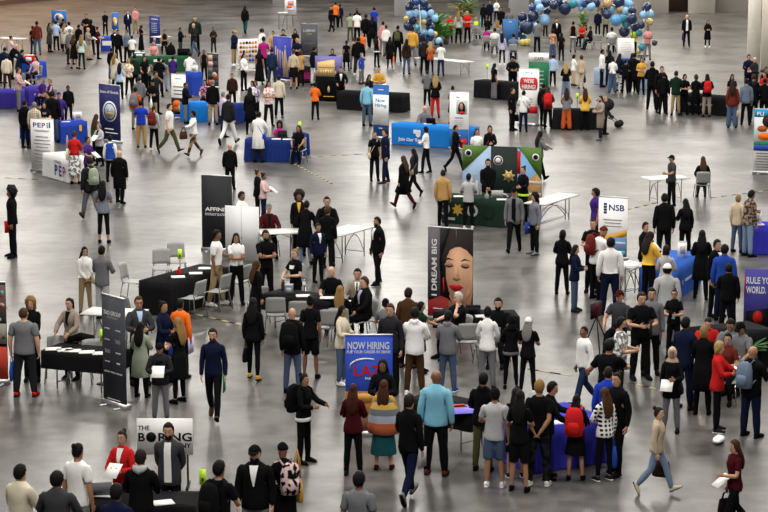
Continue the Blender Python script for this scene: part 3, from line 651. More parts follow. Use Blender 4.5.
S.lines(.28, .7, .93, .87, 1, ink('aqua'))
S.lines(.12, .88, .76, .52, 3, ink('grey'))
S.rect(0, 1, .12, .48, ink('black'), 'printed_picture').ell(.4, .33, .32, .10, ink('orange')).ell(.65, .24, .22, .08, ink('beige')).ell(.3, .22, .2, .06, ink('rust')).rect(0, 1, 0, .12, ink('blue'), 'printed_band').done()
S = Sign('banner', (208, 88), (218.6, 88.5), 53.5, mat('ink_plum', (.06,.03,.05)), 'dark collage banner of small photographs beside the black waste bag')
rr = random.Random(3)
for i in range(5):
    for j in range(2): S.rect(.06+j*.46, .48+j*.46, .08+i*.18, .24+i*.18, [ink('beige'), ink('rust'), ink('grey'), ink('pink'), ink('darkgrey')][rr.randrange(5)], 'printed_picture')
S.ell(.35, .7, .2, .06, ink('palepink')).ell(.65, .4, .22, .07, ink('beige')).done()
S = Sign('display_board', (238.5, 70), (258, 69), 39, W_, 'white display board covered with rows of coloured cards', foot='legs', zlow=.3)
for i in range(5):
    for j in range(6): S.rect(.05+j*.155, .17+j*.155, .08+i*.18, .19+i*.18, ink(['rust', 'navy', 'mustard', 'blue', 'maroon', 'grey', 'beige', 'orange'][rr.randrange(8)]), 'printed_cards')
S.done()
S = Sign('banner', (273.5, 80), (291.5, 82), 36.8, mat('ink_deepblue', (.035,.05,.33)), 'bright blue banner with a golden statue silhouette and towers')
for u in (.13, .24, .37, .50): S.rect(u, u+.05, .3, .55+.25*((u*7) % 1), mat('gold_print', (.45,.33,.2)), 'printed_picture')
S.poly([(.55,.1),(.85,.1),(.80,.45),(.72,.62),(.68,.75),(.6,.60),(.56,.4)], mat('gold_print', (.45,.33,.2))).ell(.68, .78, .05, .03, mat('gold_print')).done()
S = Sign('banner', (301.2, 57), (317.6, 57.5), 24, mat('ink_charcoal', (.075,.075,.085)), 'charcoal roll-up banner with pale lettering beside the flip chart easel')
S.text('LUMINA', .14, .76, .085, ink('lightgrey'), .74).lines(.3, .7, .73, .67, 1, ink('mustard')).lines(.1, .9, .46, .38, 2, ink('grey')).done()
# easel with a white poster, small white sign on a stand
p = G(291, 27); t = thing(empty('easel', p, 0), 'wooden tripod easel holding a white poster with coloured spots', 'easel', 'display signs'); ew = mat('easel_grey', (.25,.22,.2))
for q in ((-.55, 0), (.65, 0), (.1, 1.0)): MB().tube([(q[0], q[1], .01), (.03, .1, 2.05)], .022, ew).build('leg', parent=t)
MB().box((0, -.09, .75), (.8, .06, .04), ew).build('ledge', parent=t)
p2 = Vector((p.x-.02, p.y-.14, .78)); o = MB().box((0, 0, .65), (.72, .02, 1.3), W_).box((0, -.013, .98), (.5, .006, .08), ink('lilac')).box((.02, -.013, .72), (.36, .006, .3), ink('pink')).box((-.08, -.014, .5), (.3, .006, .16), ink('orange')).box((.05, -.015, .3), (.4, .006, .16), ink('lilac')).build('poster', loc=p2)
thing(o, 'white poster with pink and violet spots standing on the easel', 'poster', 'display signs')
S = Sign('notice_board', (278, 29), (288, 29), 12, W_, 'plain white square notice on a stand left of the easel', 'sign', foot='legs', zlow=.95); S.rect(.42, .58, .45, .6, ink('greyblue'), 'emblem').done()
# backdrop with a lit building at dusk, black drape with a gold emblem under it
S = Sign('photo_backdrop', (315.4, 101), (342.5, 102), 56, ink('black'), 'wide backdrop picturing a lit golden building under a violet dusk sky', 'backdrop', foot='none')
S.rect(0, 1, .55, 1, mat('dusk', (.13,.11,.32)), 'printed_picture').rect(0, 1, .55, .68, mat('dusk2', (.32,.2,.2))).poly([(.08,.58),(.72,.58),(.72,.93),(.08,.86)], mat('lit_stone', (.62,.42,.16)))
S.rect(.14, .66, .6, .70, mat('lit_stone2', (.75,.55,.2))).rect(.12, .7, .74, .77, mat('lit_stone3', (.45,.28,.1)))
for i in range(6): S.rect(.16+i*.09, .20+i*.09, .6, .74, mat('lit_stone3'))
S.poly([(.78,.6),(.98,.6),(.98,.78),(.78,.72)], mat('dusk3', (.1,.1,.22))).ell(.5, .27, .045, .07, mat('gold_print'), 'emblem').rect(.3, .7, .1, .12, ink('mustard'), 'lettering').done()
S = Sign('banner', (373.3, 138.5), (388.8, 139.5), 85, mat('ink_hire_blue', (.02,.10,.32)), 'tall white and blue roll-up banner saying Now Hiring')
S.rect(0, 1, .26, .82, W_, 'printed_band').text('Now', .17, .68, .075, mat('ink_cyan', (.02,.26,.5)), .6).text('Hiring', .12, .575, .085, mat('ink_cyan'), .74).lines(.18, .82, .36, .29, 2, ink('lightgrey')).lines(.3, .7, .94, .88, 1, W_).lines(.34, .62, .22, .18, 1, W_).done()
S = Sign('banner', (449.5, 149.5), (468.5, 150.5), 92, mat('ink_palegrey', (.72,.72,.72)), 'white roll-up banner with a portrait of a dark-haired woman')
S.rect(0, 1, 0, .36, mat('ink_hire_blue'), 'printed_band').rect(.36, .92, .62, .86, mat('ink_lgrey', (.5,.5,.52)), 'printed_picture').ell(.64, .72, .19, .11, ink('black')).ell(.62, .75, .09, .06, mat('print_skin', (.5,.26,.17))).poly([(.46,.62),(.82,.62),(.74,.67),(.54,.67)], ink('red'))
S.lines(.28, .72, .58, .53, 1, mat('ink_cyan')).lines(.25, .75, .52, .40, 4, ink('lightgrey')).lines(.3, .55, .93, .89, 1, ink('grey')).lines(.3, .6, .28, .22, 1, W_).done()
S = Sign('banner', (528.5, 98), (548.5, 99), 53, mat('ink_green', (.02,.15,.07)), 'green and white banner behind the red hiring sign')
S.rect(0, 1, .80, 1, W_, 'printed_band').text('CAFE', .28, .84, .07, ink('green'), .46).lines(.2, .8, .64, .2, 5, ink('lightgrey')).done()
S = Sign('banner', (518.5, 125), (538.5, 126), 69, W_, 'white banner with a red rounded sign saying We are hiring')
S.rect(.16, .84, .63, .85, ink('red'), 'red_plate').ell(.16, .74, .11, .11, ink('red'), 'red_plate').ell(.84, .74, .11, .11, ink('red'), 'red_plate').text("WE'RE", .24, .755, .075, W_, .52).text('HIRING!', .16, .645, .08, W_, .68)
S.lines(.3, .55, .95, .92, 1, ink('grey')).poly([(.6,.91),(.68,.97),(.64,.91)], ink('red'), 'emblem').rect(.55, .95, .22, .34, ink('red'), 'printed_band').lines(.2, .7, .5, .4, 2, ink('lightgrey')).done()
S = Sign('display_board', (617.2, 72), (633.6, 72.5), 38.4, W_, 'white and blue notice board on legs under the balloon arch', 'sign', foot='legs', zlow=.5); S.rect(0, 1, 0, .16, ink('blue'), 'printed_band').lines(.12, .88, .88, .4, 6, ink('lightgrey')).done()
S = Sign('banner', (502.5, 45), (518, 45), 19, mat('ink_steel', (.04,.13,.30)), 'plain steel blue display panel left of the balloon arch', foot='legs'); S.rect(.4, .6, .86, .9, ink('paleblue'), 'emblem').done()
# sheriff backdrop
S = Sign('photo_backdrop', (462.5, 214), (541, 218), 146.5, mat('ink_black_green', (.012,.02,.018)), 'wide green and black backdrop with city view, star badge and patrol car', 'backdrop', foot='none')
GR = mat('ink_leaf', (.08,.17,.03)); BRN = mat('print_brown', (.35,.2,.08))
S.rect(0, .36, 0, 1, mat('print_sky', (.33,.45,.62))).rect(0, .36, 0, .38, mat('print_city', (.42,.42,.44)))
for i in range(9): S.rect(.02+i*.037, .05+i*.037, .2, .48+.12*((i*37 % 7)/7), [mat('print_city2', (.48,.50,.54)), mat('print_city3', (.26,.29,.34))][i % 2])
S.poly([(0,.62),(.34,1),(0,1)], GR).circ(.075, .89, .052, ink('darkgreen')).circ(.075, .89, .046, W_).circ(.075, .89, .030, ink('black'))
S.circ(.455, .80, .06, W_).circ(.455, .80, .05, ink('black')).circ(.455, .80, .035, W_).star(.59, .58, .088, mat('badge_gold', (.6,.45,.14)), 7).circ(.59, .58, .04, mat('badge_dark', (.2,.15,.05))).circ(.59, .58, .028, mat('badge_gold'))
S.rect(.36, .74, .0, .34, mat('print_shade', (.05,.05,.07))).poly([(.37,.14),(.39,.24),(.46,.33),(.56,.33),(.62,.25),(.70,.22),(.71,.14)], mat('print_car', (.58,.50,.36))).poly([(.45,.25),(.48,.31),(.56,.31),(.59,.25)], ink('black')).circ(.44, .13, .03, ink('black')).circ(.65, .13, .03, ink('black'))
S.poly([(.70,0),(1,0),(1,.75),(.86,.8),(.70,1)], mat('print_blueglass', (.15,.3,.5))).poly([(.76,.1),(1,.1),(1,.7),(.8,.5)], BRN).rect(.80, 1, .30, .36, mat('print_sign', (.6,.5,.4))).rect(.78, 1, .48, .53, mat('print_sign')).rect(.70, .74, .62, .95, ink('red')).poly([(.72,1),(1,1),(1,.55)], GR).circ(.93, .87, .052, ink('darkgreen')).circ(.93, .87, .046, W_).circ(.93, .87, .03, ink('black')).done()
# middle
S = Sign('banner', (202.5, 250.5), (232.5, 252), 176, mat('ink_offblack', (.022,.022,.026)), 'large black roll-up banner with white lettering behind the white panels')
S.text('AFFINITY', .12, .535, .05, W_, .92).text('interactive', .12, .475, .045, ink('lightgrey'), .86).done()
S = Sign('partition_board', (226, 259), (259, 261), 206.3, mat('board_white', (.66,.66,.67)), 'pair of tall white blank boards standing in front of the black banner', 'board', foot='none', thick=.05)
S.rect(.485, .50, 0, 1, ink('lightgrey'), 'seam').rect(.49, .51, .40, .44, ink('darkgrey'), 'latch').done()
S = Sign('banner', (428, 319.5), (472.5, 323), 228.5, mat('hair_black', (.012,.008,.008)), 'huge banner with a portrait of a red-lipped woman looking down')
SKP = mat('print_face', (.57,.32,.20)); SK2 = mat('print_face_light', (.61,.36,.235))
S.rect(0, .28, .25, 1, mat('print_slate', (.10,.09,.10))).poly([(0,0),(1,0),(1,.12),(.62,.22),(.3,.27),(0,.21)], mat('print_deepred', (.22,.015,.015))).poly([(.45,.10),(.95,.10),(1,.35),(.5,.33)], mat('print_face_shade', (.34,.16,.09)))
S.poly([(.28,1),(.26,.6),(.33,.3),(.55,.2),(.36,.4),(.31,.7),(.5,1)], ink('black'))
S.poly([(.40,.60),(.43,.70),(.50,.77),(.60,.80),(.72,.81),(.86,.78),(1,.71),(1,.36),(.94,.28),(.82,.21),(.69,.185),(.57,.23),(.47,.33),(.41,.46)], SKP).poly([(.62,1),(.64,1),(.66,.81),(.645,.81)], mat('print_parting', (.12,.07,.05))).poly([(1,.60),(1,.36),(.94,.28),(.82,.21),(.76,.195),(.86,.30),(.93,.42)], mat('print_face_side', (.47,.25,.155)))
S.poly([(.61,.60),(.67,.60),(.70,.50),(.69,.455),(.59,.455),(.585,.49)], SK2)
for u in (.47, .84): S.poly([(u-.11,.655),(u-.02,.69),(u+.12,.665),(u,.672)], mat('print_brow', (.04,.02,.012))); S.ell(u, .612, .095, .028, mat('print_lid', (.36,.19,.13))); S.poly([(u-.10,.605),(u,.585),(u+.1,.602),(u,.598)], ink('black'))
S.ell(.64, .47, .085, .022, mat('print_nose', (.40,.2,.12))).poly([(.47,.385),(.58,.405),(.64,.395),(.70,.405),(.80,.38),(.72,.345),(.62,.335),(.54,.35)], mat('print_lip', (.5,.012,.02))).poly([(.47,.385),(.64,.378),(.80,.38),(.64,.372)], mat('print_lipline', (.15,.005,.01)))
S.poly([(.34,.46),(.37,.48),(.38,.33),(.35,.30)], ink('red')).text('I DREAM BIG', .21, .27, .61, W_, .12, vert=True).lines(.1, .45, .15, .11, 1, ink('palepink')).done()
S = Sign('banner', (598, 259), (626.5, 261), 197.5, W_, 'white roll-up banner with dark blue lettering and an orange stripe')
S.text('NSB', .36, .79, .1, mat('ink_nsb', (.03,.04,.2)), .54)
for i in range(4): S.rect(.18, .29, .74+i*.045, .775+i*.045, mat('ink_nsb'), 'emblem')
S.lines(.16, .84, .67, .52, 3, ink('lightgrey')).poly([(0,.36),(1,.5),(1,.40),(.4,.3),(0,.2)], ink('mustard'), 'printed_band').rect(.4, 1, .05, .37, mat('print_photo', (.12,.2,.34))).rect(.45, .95, .25, .3, ink('paleblue')).rect(.45, .95, .1, .16, ink('aqua')).done()
S = Sign('banner', (743, 332), (790, 333.5), 269.5, mat('ink_rule', (.05,.045,.24)), 'violet blue wall banner with white slogan at the right edge', foot='none')
S.rect(0, .02, .55, .92, ink('red'), 'printed_band').text('RULE YOUR', .04, .77, .11, W_, .70).text('WORLD.', .04, .62, .11, W_, .42).poly([(.05,.0),(.55,.0),(.60,.4),(.05,.33)], ink('black')).ell(.3, .25, .1, .1, ink('red')).done()
S = Sign('banner', (752.8, 173.5), (780, 174.5), 109.5, W_, 'white banner with a woman and a fruit bowl picture, cut by the right edge')
S.rect(0, 1, .88, 1, mat('ink_cyan'), 'printed_band').text('PLI', .1, .905, .055, W_, .25).rect(0, 1, .45, .88, mat('print_pale', (.55,.6,.6))).ell(.55, .78, .14, .09, mat('print_skin')).ell(.5, .82, .2, .1, ink('darkbrown')).ell(.42, .58, .28, .06, ink('orange')).ell(.3, .7, .18, .05, ink('rust')).ell(.35, .46, .4, .05, ink('green')).rect(0, 1, .36, .45, ink('blue'), 'printed_band').lines(.06, .7, .34, .04, 7, ink('grey')).done()
# near
S = Sign('banner', (104.5, 403), (126.5, 410), 297, mat('ink_tao', (.045,.048,.06)), 'slim charcoal roll-up banner with white logos in front of the black table')
S.text('TAO GROUP', .08, .83, .04, W_, .78).text('HOSPITALITY', .24, .80, .018, ink('lightgrey'), .5)
S.text('TAO', .58, .585, .035, ink('lightgrey'), .24).text('TAO', .12, .48, .035, ink('lightgrey'), .24).lines(.10, .36, .73, .67, 1, ink('lightgrey')).lines(.6, .84, .72, .68, 1, ink('lightgrey')).lines(.10, .36, .62, .58, 1, ink('lightgrey')).lines(.6, .84, .52, .47, 1, ink('lightgrey')).lines(.10, .36, .42, .38, 1, ink('lightgrey')).lines(.62, .82, .43, .37, 1, ink('lightgrey'))
S.text('JOIN THE TEAM', .10, .30, .02, W_, .8).lines(.2, .8, .075, .035, 2, W_).done()
S = Sign('banner', (-14, 383), (8.3, 384), 282.5, ink('black'), 'banner of food and crowd photographs cut by the left edge')
S.rect(0, 1, .62, .98, mat('print_crowd', (.12,.07,.06))).rect(0, 1, .40, .60, mat('print_food', (.25,.24,.2))).rect(0, 1, .04, .37, mat('ink_tomato', (.45,.05,.03)))
for i in range(16): S.ell(.1+.8*rr.random(), .42+.54*rr.random(), .07, .018, ink(['rust', 'beige', 'olive', 'aqua', 'brown', 'pink'][i % 6]))
S.done()
S = Sign('banner', (345.5, 436), (392.5, 436), 335.5, mat('ink_lazblue', (.025,.06,.38)), 'blue banner saying NOW HIRING with a red company name')
S.text('NOW HIRING', .05, .865, .075, W_, .88).text('PUT YOUR CAREER IN DRIVE!', .035, .825, .03, W_, .92)
pts = [(.5+.36*math.cos(a)-.05, .70+.08*math.sin(a)) for a in np.linspace(.35*math.pi, 1.15*math.pi, 16)]
S.poly(pts+[(x+.02*0, y-.013-.008*i/16) for i, (x, y) in list(enumerate(pts))[::-1]], W_, 'emblem').text('LAZ', .18, .60, .11, mat('ink_lazred', (.55,.02,.03)), .60).text('PARKING', .42, .565, .025, W_, .3)
S.rect(0, 1, 0, .45, mat('print_amber', (.28,.11,.03))).ell(.4, .38, .3, .05, mat('print_amber2', (.6,.3,.08))).ell(.75, .30, .2, .05, mat('print_amber3', (.12,.05,.03))).rect(0, 1, 0, .2, mat('print_amber3')).done()
S = Sign('sign_board', (138, 487), (193.5, 487), 418.5, mat('board_paper', (.72,.71,.70)), 'white board with bold black lettering behind the black table', 'sign', foot='legs', zlow=.54)
S.text('THE', .02, .68, .13, ink('black'), .21).text('B', .025, .37, .24, ink('black'), .12).text('RING', .385, .37, .24, ink('black'), .60).ell(.255, .49, .09, .14, ink('black'), 'emblem').text('COMPANY', .35, .19, .13, ink('black'), .62).done()
# ---------------------------------------------------------------- tables
STEEL = lambda: mat('steel_grey', (.22,.22,.23), rough=.4, metal=.6)
def cloth_mat(c):
    k = 'cloth_'+c
    if k not in MATS:
        m = bsdf(k, TC.get(c, COL.get(c)), rough=.9, spec=.08); MATS[k] = m
    return MATS[k]
TC = dict(black=(.008,.008,.009), blue=(.02,.055,.36), navy=(.012,.03,.16), violet=(.045,.03,.26), bright=(.012,.17,.55), paleblue=(.30,.40,.55), white=(.74,.73,.72), sheriff=(.012,.028,.02), forest=(.015,.07,.03), ultra=(.04,.04,.42), fan=(.03,.10,.42))
TABLES = []
def table(A, B, style, label, depth=.76, h=.75, col='black', trim=None, group='exhibitor tables'):
    """A, B: where the front edge (left, right) meets the floor in the photograph"""
    a, b = G(*A), G(*B); L = (b-a).length; rz = math.atan2(b.y-a.y, b.x-a.x); t = thing(empty('folding_table' if style == 'fold' else 'draped_table', (a+b)/2, rz), label, 'table', group)
    t['L'] = L; TABLES.append((t, L, depth, h)); wt = mat('table_white', (.68,.67,.65), rough=.45)
    top = wt if style == 'fold' else cloth_mat(col)
    MB().box((0, depth/2, h-.02), (L-.02, depth-.02, .035), wt).build('tabletop', parent=t)
    for sx in (-1, 1):
        x = sx*(L/2-.28); lg = MB()
        for yy in (.10, depth-.10): lg.tube([(x, yy, .012), (x, yy, h-.04)], .014, STEEL())
        lg.tube([(x, .10, .14), (x, depth-.10, .14)], .010, STEEL())
        if style == 'fold':
            lg.tube([(x, .10+(depth-.2)*i/12, .14+.42*math.sin(math.pi*i/12)) for i in range(13)], .011, STEEL()); lg.tube([(x, depth/2, .56), (x-sx*.35, depth/2, h-.04)], .009, STEEL())
        lg.build('leg', parent=t)
    if style in ('cloth', 'fitted', 'half'):
        z0 = {'cloth': .02, 'fitted': .015, 'half': h-.34}[style]; n = 40; V, P = [], []; rows = 5; fl = .05 if style == 'cloth' else .012
        per = []
        for i in range(n): per.append((-L/2+L*i/n, 0, 0, -1))
        for i in range(14): per.append((L/2, depth*i/14, 1, 0))
        for i in range(n): per.append((L/2-L*i/n, depth, 0, 1))
        for i in range(14): per.append((-L/2, depth-depth*i/14, -1, 0))
        N_ = len(per)
        for k in range(rows):
            f = k/(rows-1); z = h+.004-(h+.004-z0)*f
            for i, (x, y, nx, ny) in enumerate(per):
                wv = fl*f*(.6+.4*math.sin(i*1.9)+.25*math.sin(i*.71)); V.append((x+(nx or (x/L*.2 if fl > .02 else 0))*wv+ (.008*nx), y+ny*wv+.008*ny, z))
        P = [(k*N_+i, (k+1)*N_+i, (k+1)*N_+(i+1) % N_, k*N_+(i+1) % N_) for k in range(rows-1) for i in range(N_)]; P.append(tuple(range(N_)))
        mk('tablecloth', V, P, cloth_mat(col), parent=t, smooth=True)
        if trim: trim(t, L, depth, h)
    return t
def tdecor(t, shapes):
    """lettering and emblems printed on the front of a cloth: (text or shape, u, z, height, width, colour)"""
    L = t['L']; m = MB()
    for k, u, z, hh, wd, c in shapes:
        x = (u-.5)*L; y = -.058
        if k == 'disc': m.add([(x+hh*math.cos(i*.3142), y, z+hh*math.sin(i*.3142)) for i in range(20)], [tuple(range(20))], ink(c))
        elif k == 'star': m.add([(x+hh*(1 if i % 2 else .55)*math.sin(i*math.pi/7), y-.002, z+hh*(1 if i % 2 else .55)*math.cos(i*math.pi/7)) for i in range(14)], [tuple(range(14))], ink(c))
        elif k == 'bar': m.add([(x, y, z), (x+wd, y, z), (x+wd, y, z+hh), (x, y, z+hh)], [(0, 1, 2, 3)], ink(c))
        else:
            V, P = text_mesh(k); V = V.copy(); m.add(np.stack([x+V[:, 0]/V[:, 0].max()*wd, np.full(len(V), y), z+V[:, 1]/V[:, 1].max()*hh], 1), P, ink(c))
    m.build('front_print', parent=t); del t['L']
T = {}
def tb(k, *a, decor=None, **kw):
    T[k] = table(*a, **kw); tdecor(T[k], decor) if decor else T[k].__delitem__('L')
tb('ub', (101, 51), (109.5, 51), 'fitted', 'small blue table below the narrow blue banner', col='blue', decor=[('bar', .2, .3, .25, .5, 'white')])
tb('ul', (30, 79), (46.5, 77), 'cloth', 'bright blue draped table with a red and white display, far left', col='blue')
tb('uw', (-4, 52), (20, 53), 'fold', 'white table at the far upper left edge')
tb('pv', (-4, 108.5), (22, 108.5), 'cloth', 'violet draped table at the left edge', col='violet')
tb('pw', (29, 106), (48, 104.5), 'cloth', 'violet draped table beside the woman in purple', col='violet')
tb('pb', (61, 143.5), (87.5, 142), 'fitted', 'blue table with papers beside the navy suited man', col='blue', decor=[('bar', .68, .42, .22, .1, 'yellow')])
tb('pc', (20, 139), (34, 139.5), 'fitted', 'blue table half hidden behind the white lettered banner', col='blue')
tb('pep', (43.5, 176), (70, 183.5), 'cloth', 'white draped table with coloured letters below the white banner', col='white', decor=[('NEVADA', .5, .56, .09, .5, 'grey'), ('P', .5, .16, .34, .22, 'purple'), ('E', .66, .16, .34, .2, 'blue'), ('P', .8, .16, .34, .2, 'magenta')])
tb('gr', (133, 73), (190, 71.5), 'fitted', 'long green covered table in the upper left crowd', col='forest', decor=[('bar', .36, .52, .12, .5, 'white'), ('bar', .62, .5, .14, .4, 'lightgrey')])
tb('gw', (160, 51), (172, 50), 'fold', 'small white table behind the narrow navy banner')
tb('al', (189, 123), (211.5, 121.5), 'fitted', 'blue table with a white letter behind the fiery white banner', col='bright', decor=[('C', .82, .35, .2, .16, 'white')])
tb('ac', (192.5, 95.5), (202.5, 95), 'fitted', 'tall narrow blue counter by the man in white', col='blue', h=1.0)
tb('nb', (229, 125), (247, 122.5), 'cloth', 'navy table behind the man in white trousers', col='navy')
tb('nv', (245, 161.5), (297, 162.5), 'cloth', 'navy draped table where two women sit with a laptop', col='navy')
tb('nx', (298.5, 156), (309, 155.5), 'cloth', 'small navy draped table below the neon card, right of the two seated women', col='navy', depth=.6)
tb('mp', (298.5, 83.5), (311, 83), 'fitted', 'dark picture-covered table beside the golden statue banner', col='black', decor=[('bar', .1, .1, .5, .8, 'wine'), ('bar', .3, .2, .3, .5, 'magenta')])
tb('bk', (337.5, 109.5), (401.5, 113), 'cloth', 'long black draped table by the man in orange')
tb('jo', (391.5, 144), (468.5, 150), 'fitted', 'bright blue table with white lettering on its front', col='bright', decor=[('Join Our Team', .10, .12, .16, 1.1, 'white'), ('bar', .30, .45, .14, .3, 'white'), ('disc', .36, .42, .1, 0, 'white')])
tb('wf', (414, 73), (463, 78), 'fold', 'white folding table below the balloons')
tb('rt', (474, 97.5), (519, 101.5), 'cloth', 'black draped table near the man in black cap')
tb('rh', (553, 129.5), (601, 130), 'cloth', 'black draped table where the woman in yellow stands')
tb('sp', (676, 112), (727, 116.5), 'cloth', 'black draped table with white lettering by the upper right group', decor=[('Speedway', .2, .32, .16, 1.3, 'lightgrey')])
tb('pl', (636.5, 89), (651, 90), 'cloth', 'pale blue draped table under the notice board', col='paleblue')
tb('pm', (594, 84), (606, 85), 'cloth', 'pale blue draped table behind the woman in jeans', col='paleblue')
tb('ft', (523, 229.5), (545, 231.5), 'fold', 'white folding table behind the man with blue folder', depth=2.2)
tb('sh', (441.5, 223), (505, 228), 'fitted', 'black green table with badge emblems below the patrol car backdrop', col='sheriff', decor=[('disc', .06, .42, .17, 0, 'lightgrey'), ('disc', .06, .42, .12, 0, 'black'), ('star', .27, .42, .19, 0, 'mustard'), ('disc', .5, .42, .17, 0, 'lightgrey'), ('disc', .5, .42, .10, 0, 'darkgreen'), ('disc', .75, .4, .16, 0, 'darkgreen'), ('bar', .1, .12, .07, .25, 'lightgrey'), ('ProtectTheCity.com', .30, .10, .09, 1.25, 'lightgrey')][:7])
tb('wa', (260, 263), (304, 262), 'fold', 'white folding table by the man in flat cap')
tb('wb', (340, 265.5), (373, 255.5), 'fold', 'white folding table beside the black suited bearded man')
tb('wr', (650, 205), (691, 203), 'fold', 'white folding table by the grey shirted man in black cap')
tb('pr', (745, 254.5), (772, 255), 'fitted', 'violet blue draped table at the right edge', col='ultra')
tb('fd', (674, 303), (701, 283), 'fitted', 'blue table with a white printed name in front of the dark suited group', col='fan', decor=[('bar', .2, .34, .1, .06, 'white'), ('bar', .3, .36, .07, 1.1, 'paleblue')], depth=.8)
tb('wn', (608, 296), (632, 300), 'fold', 'white folding table in front of the black t-shirted man')
tb('bl', (169, 317), (229, 299), 'cloth', 'long black draped table with grey chairs around it', depth=.8)
tb('bc', (262, 328), (335, 338), 'half', 'long black table where the bald man in black sits')
tb('bd', (346, 340), (366, 336), 'half', 'black table end where the man in blue shirt sits')
tb('wt', (80, 349), (138, 352), 'fold', 'white folding table behind the slim charcoal banner')
tb('ta', (42, 389), (112, 396), 'half', 'black table with white papers beside the charcoal banner')
tb('fw', (433, 347), (492, 356), 'half', 'black table in front of the red-lipped portrait banner')
tb('fr', (493, 353.5), (519, 353), 'half', 'black table where the dark bearded recruiter sits')
tb('ca', (715, 374), (775, 367), 'cloth', 'black covered table in the crowd at the right edge', depth=1.0)
tb('lz', (404, 441), (470, 456), 'half', 'black table with printed blue and red runner near the blue sign')
tb('bt', (532, 474), (608, 462), 'cloth', 'large bright blue draped table in the lower crowd', col='ultra', depth=1.3)
tb('bo', (84, 557), (196, 557), 'half', 'black table in front of the bold lettered board', depth=.8)
# ---------------------------------------------------------------- chairs
def make_chair(name, label):
    t = thing(empty(name, (0, 0, 0)), label, 'chair', 'grey plastic chairs'); sh = mat('chair_grey', (.27,.27,.26), rough=.5); lg = mat('chair_chrome', (.5,.5,.5), rough=.25, metal=.9)
    V, P = [], []
    for i in range(6):
        for j in range(7): x = -.22+.44*j/6; y = -.22+.42*i/5; V.append((x, y, .44+.018*abs(x/.22)**2-.012*math.sin(i/5*3)-.02*(i == 0)))
    n = len(V); V += [(a, b, c-.014) for a, b, c in V]; q = [(i*7+j, i*7+j+1, i*7+j+8, i*7+j+7) for i in range(5) for j in range(6)]
    ring = [j for j in range(7)]+[i*7+6 for i in range(1, 6)]+[35+j for j in range(5, -1, -1)]+[i*7 for i in range(4, 0, -1)]
    P = q+[tuple(k+n for k in f[::-1]) for f in q]+[(ring[i], ring[i]+n, ring[(i+1) % len(ring)]+n, ring[(i+1) % len(ring)]) for i in range(len(ring))]
    mk('seat', V, P, sh, parent=t)
    V = []
    for i in range(6):
        for j in range(7): x = (-.22+.44*j/6)*(1-.06*i/5); z = .50+.36*i/5; V.append((x, .22+.07*i/5-.05*(x/.22)**2+.02, z-(.03*(x/.22)**4 if i == 5 else 0)))
    V += [(a, b+.014, c) for a, b, c in V]; mk('backrest', V, P, sh, parent=t)
    for sx in (-1, 1):
        MB().tube([(sx*.24, -.24, .01), (sx*.20, -.19, .425)], .012, lg).build('leg', parent=t); MB().tube([(sx*.24, .26, .01), (sx*.20, .19, .43), (sx*.18, .24, .56)], .012, lg).build('leg', parent=t)
    MB().tube([(-.2, -.15, .42), (.2, -.15, .42)], .011, lg).tube([(-.2, .17, .42), (.2, .17, .42)], .011, lg).build('seat_frame', parent=t)
    return t
chair0 = None
def chair(px, py, head, label):
    global chair0
    t = chair0 or make_chair('chair', label)
    if chair0: t = copy_tree(chair0)
    chair0 = chair0 or t; t.location = G(px, py); t.rotation_euler = (0, 0, R(head)); t['label'] = label
for a in [(134, 300, 75, 'grey chair at the far left end of the long black table'), (162.5, 286, 10, 'grey chair behind the long black table, left one of two'), (177, 279, 10, 'grey chair behind the long black table, right one of two'),
  (192, 317, -120, 'empty grey chair in front of the black table, left of the other'), (217, 310, -120, 'empty grey chair in front of the black table, beside the khaki trousers'), (237, 300, -120, 'grey chair at the right end of the long black table'),
  (276, 334, 182, 'grey chair at the center table below the red cup'), (299, 338, 182, 'grey chair at the center table left of the seated back view woman'), (330, 347, 182, 'grey chair behind the long-haired seated woman'), (296, 302, 5, 'grey chair behind the center table beside the blonde recruiter'), (258, 322, 190, 'grey chair at the left end of the center table'),
  (467, 362, 185, 'empty grey chair before the portrait banner table'), (487, 366, 190, 'grey chair beside the person in white shirt'), (137, 303+30, 120, 'grey chair behind the charcoal banner near white table'),
  (58, 382, 5, 'grey chair under the black table near the blazer woman'), (80, 383, 5, 'grey chair with a black coat over its back'), (93, 386, 5, 'grey chair beside the charcoal banner at the black table'),
  (490, 45, 175, 'grey chair left in the row near the balloons'), (478, 42, 170, 'grey chair far left in the row near the balloons'), 
  (597, 50, 180, 'grey chair in the arch, left one of the row'), (611, 52, 180, 'grey chair in the arch under the white shirt')]: chair(*a)
# ---------------------------------------------------------------- small things on the tables
SURF = mat('paper_white', (.80,.79,.77), rough=.7)
def at(px, py, z=.757):
    """a point on a table top: the nearest place on a table of that height"""
    p = G(px, py, z); best = None
    for t, L, d, h in TABLES:
        if abs(h-z) > .05: continue
        M = Matrix.Rotation(t.rotation_euler.z, 4, 'Z'); q = M.inverted() @ (p-t.location); e = .17
        c = Vector((min(max(q.x, -L/2+e), L/2-e), min(max(q.y, e), d-e), q.z)); g = (c-q).length
        if best is None or g < best[0]: best = (g, t.location+M @ c)
    if best[0] > 1.2: print('FAR', px, py, round(best[0], 2))
    return best[1]
def sheet(px, py, rz, label, w_=.3, d_=.24, m=None, z=.757, name='paper_stack', t=.012):
    o = MB().box((0, 0, t/2), (w_, d_, t), m or SURF).box((.006, .004, t+.001), (w_*.98, d_*.97, .002), m or SURF).build(name, loc=at(px, py, z), rz=R(rz)); return thing(o, label, 'paper', 'papers on tables')
